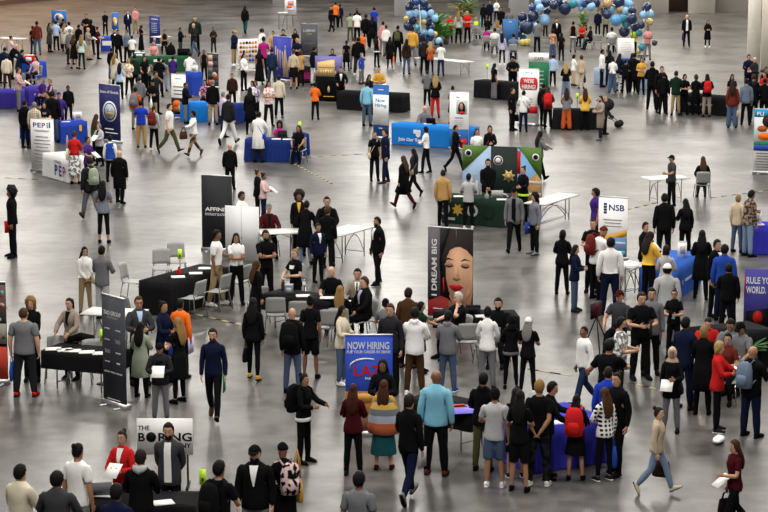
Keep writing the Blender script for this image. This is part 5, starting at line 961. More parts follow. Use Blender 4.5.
# ---------------------------------------------------------------- the crowd: one line per person
# column row of the photograph's grid, then: x y_head y_foot(0 hidden) heading | sex+skin hair top bottom arms options | label
CROWD = '''
#a0
205 116 303 -165|m3 short.k shirt.maroon pants.denim dd|man in maroon shirt and jeans standing with a darker companion
182 142 300 -130|m3 short.k tee.black pants.darkdenim dd|companion in black half hidden left of the maroon shirted man
272 125 287 70|f2 long.k coat.darkgrey pants.black ff|woman with long black hair in dark grey, left of the badge banner
308 114 276 170|m2 short.k shirt.paleblue pants.black ff|man in pale blue shirt facing the yellow badge banner
347 102 268 170|m3 short.k jacket.black pants.black dd|dark haired visitor in black close to the yellow badge banner
374 118 0 -150|m2 short.k shirt.white pants.black ff|visitor in white shirt right of the yellow badge banner
354 128 284 165|f2 long.l coat.cream pants.black dd|blonde woman in long cream coat seen from behind
385 158 355 150|m1 short.g jacket.grey pants.charcoal dd|grey haired man in grey jacket beside the woman with bare legs
405 188 378 165|f2 long.b dress.black none dd|bare legged woman in short black dress with long brown hair
446 190 380 175|f2 long.l shirt.paleteal leggings.darkgreen ff|woman in pale mint top and dark green leggings
470 76 0 0|m2 short.k hoodie.black pants.black ff|tall man in black hoodie standing above the upper left group
432 135 300 150|m3 short.k jacket.black pants.black dd|broad person in black at center of the upper left group
497 108 300 170|m3 curly.k hoodie.black pants.black dd|dark hooded visitor behind the bald man in taupe
482 150 330 85|m2 bald jacket.taupe pants.tan ff paper|bald man in taupe jacket
536 146 325 95|f2 bun.k tee.wine pants.black ff|woman in wine red blouse facing the small blue table
575 93 197 5|m2 short.k jacket.black pants.black kk|recruiter in black behind the small blue table
698 56 207 20|m1 short.b jacket.navy pants.navy dd V=white|man in navy suit beside the pink shirted man
740 38 186 0|m2 short.k shirt.pink pants.khaki kk|man in pale pink shirt and khaki trousers at upper left
627 158 330 20|m2 short.k jacket.black pants.black kk V=white beard|bearded man in black suit left of the white t-shirt
655 162 345 30|m3 short.k jacket.black pants.black dd|man in black beside the bearded suit wearer
681 159 0 -40|m3 short.k shirt.greyblue pants.black dd|man in grey blue shirt between black suits
720 201 348 175|m3 short.k tee.white pants.charcoal ff|man in white t-shirt from behind at the green table
62 195 0 100|f2 bun.k tee.palepink pants.black tt sit|seated woman with hair bun at the far upper left table
95 240 0 70|m1 bald jacket.black pants.black rt lean=35|bald man in black leaning far over the upper left table
30 258 0 160|m3 short.k jacket.navy pants.black tt lean=30|visitor in navy bending over the table at far upper left
40 298 490 185|m3 short.k jacket.cream pants.darkbrown dd|man in cream jacket seen from behind at left edge
105 298 480 120|m2 short.k jacket.navy pants.black ft lean=20|visitor in navy leaning beside the cream jacket
193 303 0 -30|f2 long.k tee.palepink pants.black tt sit|woman in pale pink seated behind the bright blue table
105 370 611 85|m2 short.b shirt.check_palepink-maroon pants.grey ff paper|man in checked pink shirt
157 374 560 110|m2 short.k tee.black pants.black fd pack=grey|dark haired visitor in black shirt
232 424 0 -35|f1 bob.l sweater.purple pants.black tt sit|blonde woman in purple seated at the violet table
268 428 0 -60|f2 short.l vest.purple pants.black tt sit|helper in purple right of the seated blonde woman
610 298 430 165|m3 short.k jacket.black pants.denim dd|man in black jacket from behind above the navy seal banner
627 288 0 150|f1 long.l coat.cream pants.black dd|fair haired woman in cream behind the black jacketed man
655 343 545 178|f3 long.k shirt.paleblue pants.black ff|woman with long black hair in pale blue shirt, from behind
705 318 520 5|f2 bob.l tee.print_white-mustard pants.black ff|woman in white patterned top near the seal banner
735 296 0 170|m3 short.k hoodie.darkgreen pants.black dd|visitor in dark green at the green table
#b0
85 137 290 95|f4 long.k longdress.black none ff|woman in long black dress at the green table
150 222 0 0|f2 bun.d tee.pink pants.black tt sit|woman in pink top seated behind the green table
209 160 0 0|f3 short.k vest.black pants.black ff sit|dark seated helper right of the narrow navy banner
298 150 300 75|m3 short.k jacket.black pants.darkgrey ff phone|man in black jacket walking with eyes down
378 90 290 10|m2 buzz.k hoodie.darkgreen pants.black dd w=1.15|broad man in dark green hoodie behind the walking pair
372 127 315 -50|m2 bald jacket.charcoal pants.denim ff walk|bald man in charcoal jacket and blue jeans walking
478 167 295 0|f4 short.k jacket.darkbrown pants.charcoal ff|woman in dark brown jacket above the collage banner
590 164 360 60|m3 cap.mustard jacket.navy pants.khaki ff hair=short.k S=white sack=yellow:L|visitor in mustard cap and navy
650 31 187 170|f3 long.k jacket.black pants.teal dd walk|lone woman in black with dark teal trousers, top centre left
741 155 0 -60|m3 short.k tee.white pants.black ff|man in white t-shirt right of the card display board
643 290 497 40|f2 long.k shirt.white pants.black kk tuck|woman in white blouse and high black trousers, long dark hair
580 414 590 0|m2 short.d jacket.darkbrown pants.black dd|man in dark brown jacket behind the navy table group
690 437 0 -30|f3 long.k tee.print_white-lilac pants.black ff|woman in pale patterned top beside the dark brown jacket
427 276 440 0|f4 bun.k vest.black pants.black dd|woman with bun in black left of the collage banner
348 332 500 175|m3 short.k shirt.white pants.black tt lean=15|man in white shirt bending at the tall blue counter
340 449 675 90|m4 buzz.k jacket.black pants.grey ff|man in black jacket and grey trousers at white C table
430 433 0 -10|f2 long.k tee.print_purple-pink pants.black tt sit|woman in patterned blouse behind the white C table
475 434 685 178|m1 buzz.g jacket.black pants.khaki dd|grey haired man in black with khaki trousers, from behind
98 305 0 10|f2 long.k tee.black pants.black tt|woman with dark hair behind the two grey t-shirts
118 337 500 178|m2 short.k tee.grey pants.black ff w=1.2|broad man in grey t-shirt from behind, left one
180 310 0 170|m3 short.k hoodie.black pants.black ff|visitor in black at the middle of the green table
206 335 500 165|m2 short.k tee.slate pants.lightdenim dd w=1.2|broad man in slate t-shirt and jeans from behind
258 312 480 175|m3 short.k hoodie.purple pants.black ff|visitor in purple hoodie at the green table
162 388 0 60|m3 short.k tee.charcoal pants.black ed|man raising his bare forearm above the white bag carrier
148 434 670 5|m3 cap.black jacket.black pants.khaki ff hair=short.k tote=white|capped man in black jacket
75 418 640 190|m2 cap.darkgrey hoodie.grey pants.black dd hair=short.k|man in grey hoodie and dark cap at left of crowd
55 476 710 165|m3 short.k sweater.rust pants.taupe dd pack=grey|man in rust sweater
#b1
85 112 372 178|m3 short.k tee.royal pants.camel ff S=brown|man in royal blue t-shirt and camel trousers, from behind
155 138 386 165|f1 pony.r sweater.lightgrey pants.black dd S=white pack=maroon|auburn haired woman in light grey sweater
240 130 405 75|m1 short.d tee.white pants.olive dd walk S=charcoal|man in white t-shirt striding toward the right
370 170 420 -60|f4 curly.k sweater.white pants.camo_khaki-brown rd walk S=brown bag=brown:L|woman in white sweater and patterned trousers
532 65 315 120|m1 short.g shirt.lilac pants.darkdenim dd|grey haired man in lilac shirt and dark jeans
560 78 355 150|m2 short.k jacket.charcoal pants.white dd klaw|man in charcoal jacket and white trousers
678 40 300 175|f4 long.k coat.black pants.black dd|woman in black coat beside the navy table, from behind
730 178 447 165|m3 short.k coat.white pants.charcoal tt lean=12 purse=royal|man in long white coat
568 362 600 172|m2 bald jacket.black pants.black dd w=1.1|bald man in black suit above the white boards, from behind
#c0
48 157 0 -120|m2 short.k shirt.white pants.black dd|man in white left of the golden statue banner
65 180 430 175|f4 bun.k tee.magenta pants.black ff|woman in dark magenta beside the card display board
115 168 0 -10|f3 short.k tee.mustard pants.black ff|helper in mustard left of the golden statue banner
170 160 0 5|f2 curly.d tee.black pants.black dd|curly haired woman peeking over the golden statue banner
235 157 0 0|f2 long.k tee.black pants.black dd|woman with long dark hair right of golden statue banner
245 205 0 10|m2 buzz.g jacket.navy pants.black ff|grey haired recruiter before the charcoal lettered banner
228 270 487 178|f2 short.b jacket.beige skirt.black dd|woman in beige jacket and black skirt from behind
264 274 0 190|f2 bob.b jacket.camel pants.black ff|woman in camel jacket beside the beige jacket
340 254 470 130|m3 short.k jacket.black pants.white dd|man in black jacket and white trousers beside dusk backdrop
438 265 0 0|f2 bob.k tee.black pants.black dd|dark haired woman peeking over the dusk backdrop
432 32 180 -40|f2 short.k hoodie.black pants.black cd walk|person in black outfit walking left of the orange top
457 10 152 160|m3 short.k tee.orange pants.black dd|person in orange top at the top edge
480 40 150 170|m3 short.k jacket.navy pants.black dd|person in dark navy right of the orange top
515 220 390 172|f4 pony.k dress.black leggings.black dd|woman in black dress with dark braids, from behind
580 203 412 176|m3 short.k hoodie.black pants.charcoal dd S=white w=1.15|broad visitor in black hoodie and white shoes, from behind
553 205 380 170|m2 short.b jacket.taupe pants.grey dd|visitor in taupe partly hidden by the black hoodie
597 292 460 60|m1 short.g shirt.blue pants.grey dd|grey haired man in blue shirt right of the dusk backdrop
675 367 0 10|m2 buzz.d jacket.mustard pants.black ff|man in mustard brown jacket behind the long black table
640 405 0 30|f3 long.k hoodie.black pants.black ff|long haired woman in black beside the mustard jacket
627 441 690 165|m3 short.k shirt.skyblue pants.denim dd|man in sky blue shirt beside the white hiring banner
495 383 590 5|m2 short.k jacket.black pants.black tt V=white lean=10|recruiter in black suit with white shirt leaning at table
345 449 655 172|f4 short.k sweater.orange pants.black ff|person in bright orange sweater from behind
148 410 645 176|m4 short.k shirt.cream pants.black dd S=grey|man in cream shirt and black trousers from behind
92 440 690 20|f3 long.k tee.print_white-pink pants.black ff|woman in white printed top near the navy table
15 440 0 -20|f2 bob.b shirt.print_lilac-grey pants.black ff|woman in lilac printed blouse by the navy table
110 263 470 165|m2 short.d jacket.darkdenim pants.darkdenim dd|man in dark blue jacket and jeans left of statue banner
42 265 465 175|f3 long.k longdress.black none dd|woman in floor length black left of the blue jacket
680 195 368 150|f2 long.k vest.black pants.black fd hem=white open=white|woman in white top and black vest at top centre
714 118 300 165|f2 short.k hoodie.pink pants.grey dd|person in pink hoodie near the balloon column
731 138 310 170|f2 short.r sweater.white pants.grey dd|red haired person in white beside the pink hoodie
752 200 372 175|f2 long.k coat.black leggings.black dd bag=orange:R|long haired woman in black coat
536 70 225 178|m3 buzz.d tee.sage pants.olive dd|person in sage green t-shirt in the top centre crowd
573 58 235 176|m4 short.k tee.white pants.black dd|person in white t-shirt in the top centre crowd
622 78 260 170|m3 short.k jacket.black pants.black dd w=1.1|broad person in black right of the top white t-shirt
655 85 262 175|f3 long.k coat.black pants.black dd|person in long black coat left of the pink hoodie
666 38 0 175|m3 short.k tee.royal pants.black dd|person in royal blue t-shirt at the top centre
573 45 0 20|m4 short.k tee.black pants.black dd|dark person behind the white t-shirt at the top
602 196 330 10|f2 bun.b tee.orange pants.orange dd|small person in orange within the top centre crowd
#d0
108 140 340 170|m2 short.k jacket.black pants.black dd pack=olive|man in black jacket left of the mustard orange shirt
186 145 360 175|m4 short.k sweater.mustard pants.grey dd|person in mustard orange sweater by the balloon column
155 213 408 165|f3 long.k jacket.darkbrown pants.denim dd tote=white:L|long haired woman in dark brown jacket
280 205 407 172|m3 cap.black hoodie.charcoal pants.black dd hair=short.k|man in dark hoodie and cap at the white folding table
334 227 408 168|f1 long.y jacket.rust leggings.black ff|blonde woman in rust red jacket
370 228 416 175|f2 bob.k tee.white pants.darkdenim ff|person in white top right of the rust red jacket
268 383 580 178|m4 buzz.k hoodie.grey pants.black ff|man in grey hoodie above the bright blue table
312 404 646 178|f2 long.y jacket.black pants.red ff|blonde woman in bright red trousers
406 468 680 165|f3 bun.d vest.black skirt.darkbrown fd purse=charcoal|woman with hair bun behind the portrait banner
438 62 240 175|f2 long.l shirt.lightgrey pants.black dd|helper in light grey from behind among red shirts
392 80 235 10|f2 short.d tee.red pants.black ff|helper in red t-shirt left of the light grey one
487 60 235 -20|f2 long.y tee.red pants.black ff|blonde helper in red t-shirt right of light grey
536 92 0 160|f3 short.y vest.lime pants.black ff sit|seated person in lime green near the row of grey chairs
592 146 0 175|f4 short.k tee.magenta pants.black ff sit|person in magenta seated from behind near the balloons
637 152 0 178|m3 short.k tee.white pants.grey ff sit|person in white seated beside the magenta one
597 92 230 170|m3 short.k jacket.black pants.black ff|dark standing person above the seated magenta one
676 180 358 172|f3 long.k shirt.lilac leggings.black dd S=white|long haired woman in lilac top near the arch foot
738 182 0 176|m3 short.k shirt.greyblue pants.darkdenim ff sit|man in grey blue shirt seated from behind below arch
715 46 0 10|m4 short.k tee.grey pants.black dd|man in grey t-shirt behind the steel blue panel
575 20 150 165|m3 short.k jacket.black pants.black dd tote=aqua:L|person in black jacket at top edge
645 8 120 0|f2 bob.k shirt.white pants.black ff|person in white shirt at the top edge behind chairs
672 40 190 -20|m3 short.k jacket.black pants.black dd|person in black at the top, left of the steel blue panel
608 4 140 20|m3 short.k jacket.navy pants.black dd|person in navy at the top edge
655 110 0 160|f2 long.l tee.tan pants.black ff sit|seated person in tan near the steel blue panel
736 304 0 5|m3 cap.black hoodie.black pants.black ff hair=short.k w=1.1|broad man in black cap and hoodie behind black table
640 344 546 120|f3 long.k tee.black wide.grey dd|woman with long black hair and wide grey trousers
#e0
265 313 470 176|m3 short.k shirt.paleblue pants.black dd|man in pale blue shirt right of the green banner
336 340 545 175|f1 long.y sweater.black wide.lightdenim ff|blonde woman in black sweater and light jeans
378 300 470 110|f2 bob.k shirt.white pants.beige ff|woman in white beside the curly haired woman
420 303 486 165|f2 curly.b jacket.beige pants.beige dd bag=charcoal:R|curly haired woman dressed all in beige
532 270 478 80|m4 short.k shirt.white pants.black dd|man in white shirt and black trousers below the chairs
576 272 0 175|f4 long.k jacket.black pants.black ff|woman in black right of the white shirted man
590 312 510 172|f4 bun.k shirt.white wide.denim ff tuck bag=navy:S|woman in white shirt and wide jeans
627 292 500 150|f4 long.k hoodie.navy pants.camo_white-black ff|woman in dark hoodie with black and white trousers
660 325 510 165|m4 short.k tee.black pants.black ff|person in black below the white notice board
705 290 508 170|f3 bun.k coat.black pants.black ff w=1.15|woman in wide black coat below the notice board
375 117 288 172|f3 short.k vest.black pants.grey dd hem=white|person in black vest and grey trousers under the arch
287 98 0 5|m2 short.k jacket.black pants.black dd V=white|man in black suit facing forward below the arch
264 160 320 175|f2 bob.k tee.print_beige-rust wide.denim ff|woman in rust patterned blouse below the arch
312 180 333 165|f3 long.k tee.black pants.black dd|woman in black right of the patterned blouse
425 148 255 -40|f3 short.k tee.red pants.black ff sit|seated person in red under the arch
470 138 272 -70|f4 short.k jacket.black pants.black ff sit sack=teal:R|seated person in black under the arch
588 148 0 178|m3 short.k tee.white pants.black ff sit|person in white seated in the row under the arch
548 88 200 0|m3 short.k tee.sage pants.black ff|person in sage green below the gold balloons
180 135 290 160|m3 buzz.k tee.grey pants.black ff lean=10|man in grey bending at the left foot of the arch
440 62 190 0|m3 short.k shirt.grey pants.black dd|man in grey under the arch at the slim plant
515 55 200 10|m3 short.k jacket.navy pants.black dd|man in navy under the arch, center
225 60 200 20|f3 long.b tee.darkgrey pants.black dd|long haired woman behind the left balloons
708 158 300 0|f3 curly.d tee.lime pants.black ff pack=black|curly haired helper in lime yellow
#f0
105 143 330 5|f4 bun.k tee.pink pants.grey ff|helper in pink top and grey trousers at the arch foot
318 80 255 0|m1 bald jacket.black pants.black dd open=white tote=purple:R|bald man in black jacket walking alone top right
432 110 261 0|f2 long.k coat.black leggings.black ff S=white|woman in black coat looking down at her hands, alone
128 288 600 178|m4 short.k hoodie.black pants.black ff|visitor in black hoodie beside the pale blue table
180 362 620 10|m2 short.b jacket.black pants.black dd|brown haired man in black facing the camera, top right
190 394 625 165|m3 cap.charcoal jacket.black pants.black dd hair=short.k|visitor in black and dark cap from behind, top right
262 387 632 178|m2 short.k jacket.darkgreen pants.khaki ff|man in dark green jacket and khaki trousers at black printed table
318 403 0 10|f2 bob.k tee.black pants.black ff|dark haired person behind the table, left end
355 408 630 165|f2 curly.b coat.black pants.black ff purse=brown:L|brown curly haired woman in black coat
427 404 640 178|m3 long.k hoodie.black pants.taupe ff pack=red|long haired visitor in black hoodie
558 404 0 0|f3 long.k tee.black pants.black dd logo=white|long haired recruiter in printed black t-shirt behind table
566 440 700 165|f2 long.d jacket.maroon wide.denim dd bag=beige:R|brown haired woman in jeans
640 430 685 172|m2 short.k hoodie.greyblue pants.black dd|man in grey blue hoodie at the right of the top table
680 406 660 178|f2 short.r tee.black pants.black ff|orange haired woman in black, upper right
692 440 670 165|f2 bob.d jacket.black pants.black ff|dark bobbed woman in black below the orange hair
745 390 0 -40|f2 short.b tee.red pants.black ff|person in red top at the upper right edge
755 365 0 20|m3 short.k tee.black pants.black dd|dark haired person at the upper right edge behind red
738 425 0 165|m4 short.k jacket.black pants.black dd|visitor in black from behind at upper right edge
660 296 0 10|m2 short.k jacket.navy pants.black ff|man in navy jacket before the beige wall panel
690 310 0 -60|m1 bald jacket.charcoal pants.darkdenim ff|bald man in charcoal before the beige wall panel
20 290 500 170|f4 long.k coat.black pants.black ff|long haired woman in black at the notice board's right
75 310 0 0|f2 long.k tee.mustard pants.black ff|helper in mustard behind the pale blue table
#a1
375 63 230 5|m5 short.k jacket.black pants.black dd V=navy|recruiter in dark navy suit behind the blue table
297 60 345 172|m3 short.k jacket.black pants.denim dd w=1.15|broad man in black jacket and jeans from behind at blue table
255 60 0 -60|m2 short.k tee.charcoal pants.black ff|dark haired man leaning left of the broad black jacket
320 65 0 175|m3 beanie.purple jacket.purple pants.black ff|person in purple cap beside the broad black jacket
240 118 0 10|f2 long.k tee.black pants.black ff logo=grey|woman in printed black top right of the plaid shirt
185 120 378 172|m2 short.g shirt.plaid_cream-taupe pants.black dd|grey haired man in cream plaid shirt from behind
148 112 376 150|m3 short.k jacket.black pants.black dd S=brown|person in black left of the cream plaid shirt
525 184 0 150|f2 long.b jacket.olive pants.black dd|woman in olive jacket beside the navy seal banner
545 262 470 -30|f1 bob.g jacket.lightgrey pants.black ff V=black paper|grey haired woman in light grey cardigan
395 276 565 170|f2 short.b sweater.red longskirt.print_white-grey ff tote=cream:S|woman in red sweater and patterned skirt
480 308 0 60|f3 bun.k tee.purple pants.black ff paper|woman in purple top with dark bun
605 303 560 170|m4 short.k vest.blue pants.black dd under=white|man in blue vest over white sleeves
497 420 770 -150|m3 short.d jacket.charcoal pants.grey dd walk S=darkbrown pack=sage|man in charcoal jacket and grey trousers
655 383 676 160|m1 bald coat.black pants.black dd step w=1.15|bald man in long black jacket walking away, left
#a2
72 126 507 -75|m4 afro.k shirt.black pants.black dd folder=red:R|man with large afro dressed in black, alone at left
567 86 428 176|f3 long.k tee.slate crop.black ff|woman with very long black hair in slate top
#c1
150 224 0 0|f4 curlylong.k tee.magenta pants.black tt sit|woman in magenta blouse seated at the navy table
222 244 0 -15|f3 long.b tee.black pants.black tt sit|long haired woman in black seated at the navy table
668 280 552 10|f2 bun.d tee.black pants.black dd purse=cream|woman in black t-shirt facing the navy suited man
727 267 567 -70|m2 short.k jacket.navy pants.navy dd step S=brown|man in navy suit and brown shoes turned left
#d1
240 140 0 5|m1 bald shirt.grey pants.black tt sit|bald man in grey shirt seated at the bright blue table
261 254 512 -110|f4 bob.k shirt.white pants.black fd tuck step|person in white shirt from behind before bright blue table
420 247 502 70|f3 short.k jacket.black pants.black ff walk folder=red:R|dark haired person in black jacket walking right
540 262 0 10|f2 long.b tee.white pants.black dd|long haired woman in white top behind the green backdrop
610 246 0 -5|f2 bob.k jacket.black pants.black fd purse=red|bobbed woman in black behind the green backdrop
140 413 703 -130|f2 long.b coat.black pants.wine dd walk S=wine|brown haired woman in black coat with wine red trousers
195 374 632 -120|f3 long.k jacket.charcoal pants.black dd klaw purse=taupe:L|dark haired woman in charcoal walking beside the black coat
540 446 0 0|m2 short.k jacket.black pants.olive kk beard|bearded officer in black standing behind the badge table
353 488 800 165|m3 buzz.d jacket.camel pants.black dd step|man in camel blazer from behind at the badge table
730 44 278 60|m2 short.d jacket.black pants.black dd bag=black:L|man in black jacket walking toward the hiring banner
#e1
105 58 287 170|m3 short.k shirt.white pants.navy ff purse=charcoal|man in white shirt and navy trousers from behind
213 20 258 150|m3 short.k jacket.black pants.black dd step|man in black jacket right of the red hiring sign
245 38 270 174|f3 long.r hoodie.maroon pants.black ff pack=red|long haired woman in maroon hoodie
340 84 268 176|f2 long.d vest.grey wide.rust tt lean=15|woman in long red trousers bending at the black table
440 40 270 176|f1 long.r jacket.yellow pants.black ff|red haired woman in bright yellow jacket, from behind
524 87 330 -60|m2 short.k coat.taupe pants.charcoal ff step beard S=grey|bearded man in taupe coat before the stroller
548 92 300 60|f1 short.y jacket.charcoal pants.black dd|fair haired person behind the taupe coat
193 278 560 120|f3 long.k shirt.grey pants.black ff walk paper purse=charcoal:L|long haired woman in grey behind the sheriff backdrop
#f1
235 409 690 -70|m3 cap.black tee.darkgrey pants.black fd hair=short.k phone|man in dark grey t-shirt and backward black cap
410 414 0 178|f2 long.b jacket.black pants.darkgrey tt sit|long haired woman in black seated at the white table
#b2
632 144 0 60|m4 short.k shirt.white pants.black ff sit|man in white shirt behind the white boards
490 355 768 80|m4 short.k tee.white pants.khaki fd step S=white tuck|man in white polo and khaki trousers by the black table
600 369 0 10|f3 long.k tee.white pants.black cc tuck|long haired woman in white polo with arms crossed
#c2
75 354 0 20|m3 short.k tee.black pants.black cc beard|bearded man in black with arms crossed before white boards
32 38 300 100|f2 bun.b jacket.black pants.black dd|woman in black behind the pale pink sweater
65 60 320 75|f4 bun.k sweater.palepink pants.navy ff paper|woman in pale pink sweater
92 210 0 10|m2 cap.grey sweater.wine pants.black tt sit V=black hair=short.g|man in grey flat cap and wine red cardigan
260 151 0 0|f4 afro.d jacket.black pants.black dd V=mustard|woman with big curly hair in black blazer
410 171 0 0|m2 short.k jacket.black pants.black tt V=white tie=mustard|man in black suit and mustard tie leaning on the table
292 270 545 170|f3 short.k coat.black pants.lightdenim tt lean=20|person in black coat and light jeans bending at table
412 228 572 165|m2 short.b jacket.black pants.black dd step S=brown|brown haired man in black from behind, center
360 320 640 30|m3 short.k jacket.navy pants.black dd V=white|man in navy jacket turning right, center
685 284 655 -55|m3 short.k jacket.black pants.black dd V=white beard step phone|bearded man in black suit facing left
#d2
492 48 348 172|m4 short.k tee.lightgrey pants.black ff S=white|man in light grey t-shirt at the badge table
740 124 484 -10|m3 cap.black jacket.grey pants.black dd klaw open=black hair=short.k|man in open grey jacket and black cap walking
#e2
165 154 490 -60|m2 curlylong.k shirt.slate pants.black dd S=grey folder=blue:R|long haired man in slate blue shirt
103 5 0 -40|f2 bun.k jacket.black pants.black fd hem=lime|officer in black with lime band at the badge table
498 124 0 -80|f3 bob.k tee.purple pants.black dd w=1.25|heavyset woman in purple behind the white roll-up banner
485 293 0 -15|m2 buzz.k tee.black pants.black ff logo=white paper|man in printed black t-shirt
315 355 708 165|f4 bob.k jacket.black pants.black ff bag=black:L|woman in black jacket and bag near the seated man
383 435 800 70|f2 long.d jacket.navy pants.denim ff S=darkgreen|woman in navy jacket and jeans with long brown hair
500 436 735 120|m3 beanie.maroon sweater.white pants.black ft lean=20 pack=maroon|visitor in white sweater
575 398 820 172|m3 short.k shirt.white pants.navy dd tuck w=1.1|man in white shirt with navy trousers, from behind
#f2
110 364 760 130|f2 long.d jacket.yellow pants.black ff w=1.15 tuck|long haired woman in yellow jacket at printed blue table
200 154 0 178|m3 short.k jacket.black pants.black dd|man in black from behind below the white folding table
308 184 510 190|f3 long.k jacket.black pants.black fd|long haired woman in black with handbag near the grey shirt
230 318 0 40|f2 short.k jacket.black pants.black ff paper|woman in black turned to the blue table
405 352 0 172|f3 long.k coat.black pants.black ff step|long haired woman in black coat before the dark suits
475 408 830 40|m2 short.k jacket.black pants.black dd V=white|man in black suit facing the royal blue jacket
515 434 850 165|m4 short.k jacket.blue pants.navy dd w=1.1|man in blue jacket beside black suits
210 434 0 165|f2 bob.d jacket.lightgrey pants.black ff|dark haired woman in light grey cardigan at blue table
622 165 480 140|m2 short.l shirt.beige pants.denim dd|fair haired man hidden behind the brown patterned shirt
650 172 502 120|m3 short.k shirt.print_taupe-brown pants.lightdenim fd lean=8|man in brown patterned shirt and light jeans
#a3
468 -18 355 25|f2 long.k shirt.white pants.khaki kk specs tuck purse=cream:L|woman in white shirt and khaki trousers
562 -20 378 160|m2 short.k jacket.grey pants.lightgrey ff|man in grey suit from behind, left of the chairs
165 257 0 0|f2 curlylong.l sweater.black pants.black kk|blonde woman in black top left of the grey blazer
140 315 800 175|m1 buzz.b tee.grey pants.charcoal dd S=red w=1.15 tote=blue:L|heavyset man in grey t-shirt and red shoes
368 261 0 -25|f2 pony.k jacket.taupe pants.black tt V=black lean=5|woman in grey blazer with black ponytail
#b3
110 249 0 15|m2 short.b jacket.darkgrey pants.black ff V=paleblue specs|man in dark grey blazer and glasses, facing camera
165 280 0 60|f3 bun.k jacket.navy pants.black ff sack=blue:R|person in dark navy half hidden by orange sweater
302 268 700 160|m4 buzz.k sweater.orange pants.black dd folder=lilac:R|man in bright orange sweater
290 370 835 -130|f1 long.l dress.black leggings.black ff|woman with long blonde-brown hair in tight black dress
85 393 805 165|f2 long.k coat.sage pants.black ff|black haired woman in sage checked coat, from behind
480 428 932 -5|m2 short.d shirt.navy pants.black dd walk beard=b S=brown folder=green:L|man in navy shirt and black trousers
697 262 708 165|f3 long.k jacket.black leggings.black dd step S=mustard bag=black:L|woman in black with mustard heels
#c3
143 14 0 -40|f1 bun.l tee.black pants.black ft logo=white|blonde woman in black polo behind the center table
28 54 0 120|f2 long.b jacket.black pants.black ed|brown haired woman in black holding hand to her face
350 108 0 5|m1 bald tee.black pants.black tt sit|bald man in black polo seated at the center table
494 121 0 -5|m2 short.k jacket.taupe pants.black tt sit V=white tie=black|man in taupe suit seated at the center table
610 144 0 -60|m1 short.b jacket.black pants.black tt sit V=lilac|brown haired man in black suit and lilac shirt, seated
480 192 0 172|f2 long.l jacket.black pants.black tt sit|woman with blond-brown hair seated from behind, center
222 317 780 170|m2 bald jacket.black pants.denim dd pack=black|bald man in black jacket and jeans
320 250 700 168|f4 bun.k tee.black shorts.black dd|bare legged woman in black shorts from behind
490 304 735 60|f3 long.k jacket.cream pants.denim ff S=white|black haired woman in cream jacket and jeans
#d3
70 292 0 -20|m2 short.b jacket.charcoal pants.black dd|brown haired man in charcoal behind the black cap
60 335 650 170|m2 cap.black tee.grey pants.black ff hair=short.k|man in black cap and grey t-shirt from behind
150 213 650 160|m2 short.d jacket.brown pants.black dd S=brown|man in brown quilted vest from behind
225 288 665 80|f3 long.k tee.darkgreen skirt.print_grey-black rd|woman in dark green top reaching over the table
195 316 790 172|m3 short.k hoodie.white pants.brown ff S=white|man in white hoodie and brown trousers, from behind
435 228 0 -60|m1 short.w tee.black pants.black er sit|white haired recruiter in black with hand at chin
380 334 775 160|m4 short.k hoodie.grey pants.denim ff S=blue|man in grey hoodie and blue jeans with blue shoes
655 260 0 -10|m2 short.k tee.black pants.black tt sit beard|dark bearded recruiter in black seated right of portrait banner
632 305 0 170|f4 short.k shirt.white pants.grey ff|dark haired person in white shirt facing the bearded recruiter
690 368 763 172|f3 hijab.black jacket.black leggings.black ff hem=grey|person in black headscarf and black leggings, from behind
#e3
128 368 790 160|f3 cap.white tee.black leggings.black ff hair=long.g bag=cream:L S=white|person in white cap with grey hair
630 218 0 -30|m2 cap.wine tee.darkgrey pants.black tt sit hair=short.d|man in wine red cap looking at dark tablet
645 365 0 80|m2 short.k tee.print_white-grey pants.black ff beard specs|dark haired bearded man in white printed shirt
432 415 860 -60|m4 buzz.k sweater.white pants.darkdenim dd walk|balding man in white sweater and navy jeans walking
#f3
80 224 695 10|m2 short.d tee.black pants.black ff folder=charcoal:L w=1.1|man in black polo standing at right center
115 214 0 0|m2 short.k jacket.grey pants.black dd|man in grey behind the black polo
245 238 590 -15|f2 bun.d tee.black pants.black ff specs badge=aqua phone|woman in black t-shirt with glasses
215 72 0 172|m3 cap.white shirt.lightgrey pants.grey dd hair=short.k w=1.1|man in white cap and light grey shirt from behind
540 78 450 172|m2 short.k jacket.black pants.black fd w=1.15|broad man in black suit from behind at right
302 368 870 140|m4 short.k jacket.navy pants.navy ff S=brown|man in navy jacket behind the headscarf woman
470 374 0 10|m1 buzz.d tee.red pants.black tt sit look=35|man in red polo seated and bowed at right
402 414 900 165|f1 bob.l coat.black pants.black ff|blonde-brown haired woman in black coat beside red jacket
535 378 0 -20|m3 short.k tee.grey pants.black tt sit look=30|dark haired man in grey t-shirt seated at right table
602 394 0 -40|m3 cap.black tee.grey pants.black tt sit hair=short.k look=30|man in black cap and grey polo seated at right table
#b4
190 58 470 0|m3 beanie.black jacket.charcoal pants.grey ff look=30 paper logo=black|person in black hat and dark jacket
#c4
285 212 700 60|f3 bun.k jacket.black pants.black rf hem=white pack=black|dark haired woman in black and white jacket
712 128 0 -5|f4 long.k jacket.black pants.black ff|smiling recruiter in black beside the blue hiring banner
552 268 770 172|f3 long.r hoodie.wine pants.black ff S=darkgreen|person in dark wine hoodie and black trousers from behind
718 248 735 172|f2 long.r sweater.mustard longskirt.teal ff poncho S=wine|auburn haired woman in colourful striped shawl
#d4
168 325 910 150|m2 short.d jacket.black pants.navy fd S=grey folder=lightgrey:R walk|man in black jacket and navy trousers
315 193 765 168|m4 bald shirt.skyblue pants.black dd S=maroon w=1.1|bald man in sky blue shirt, from behind
570 208 745 165|m3 short.k hoodie.black pants.olive ff|man in black hoodie and olive trousers from behind
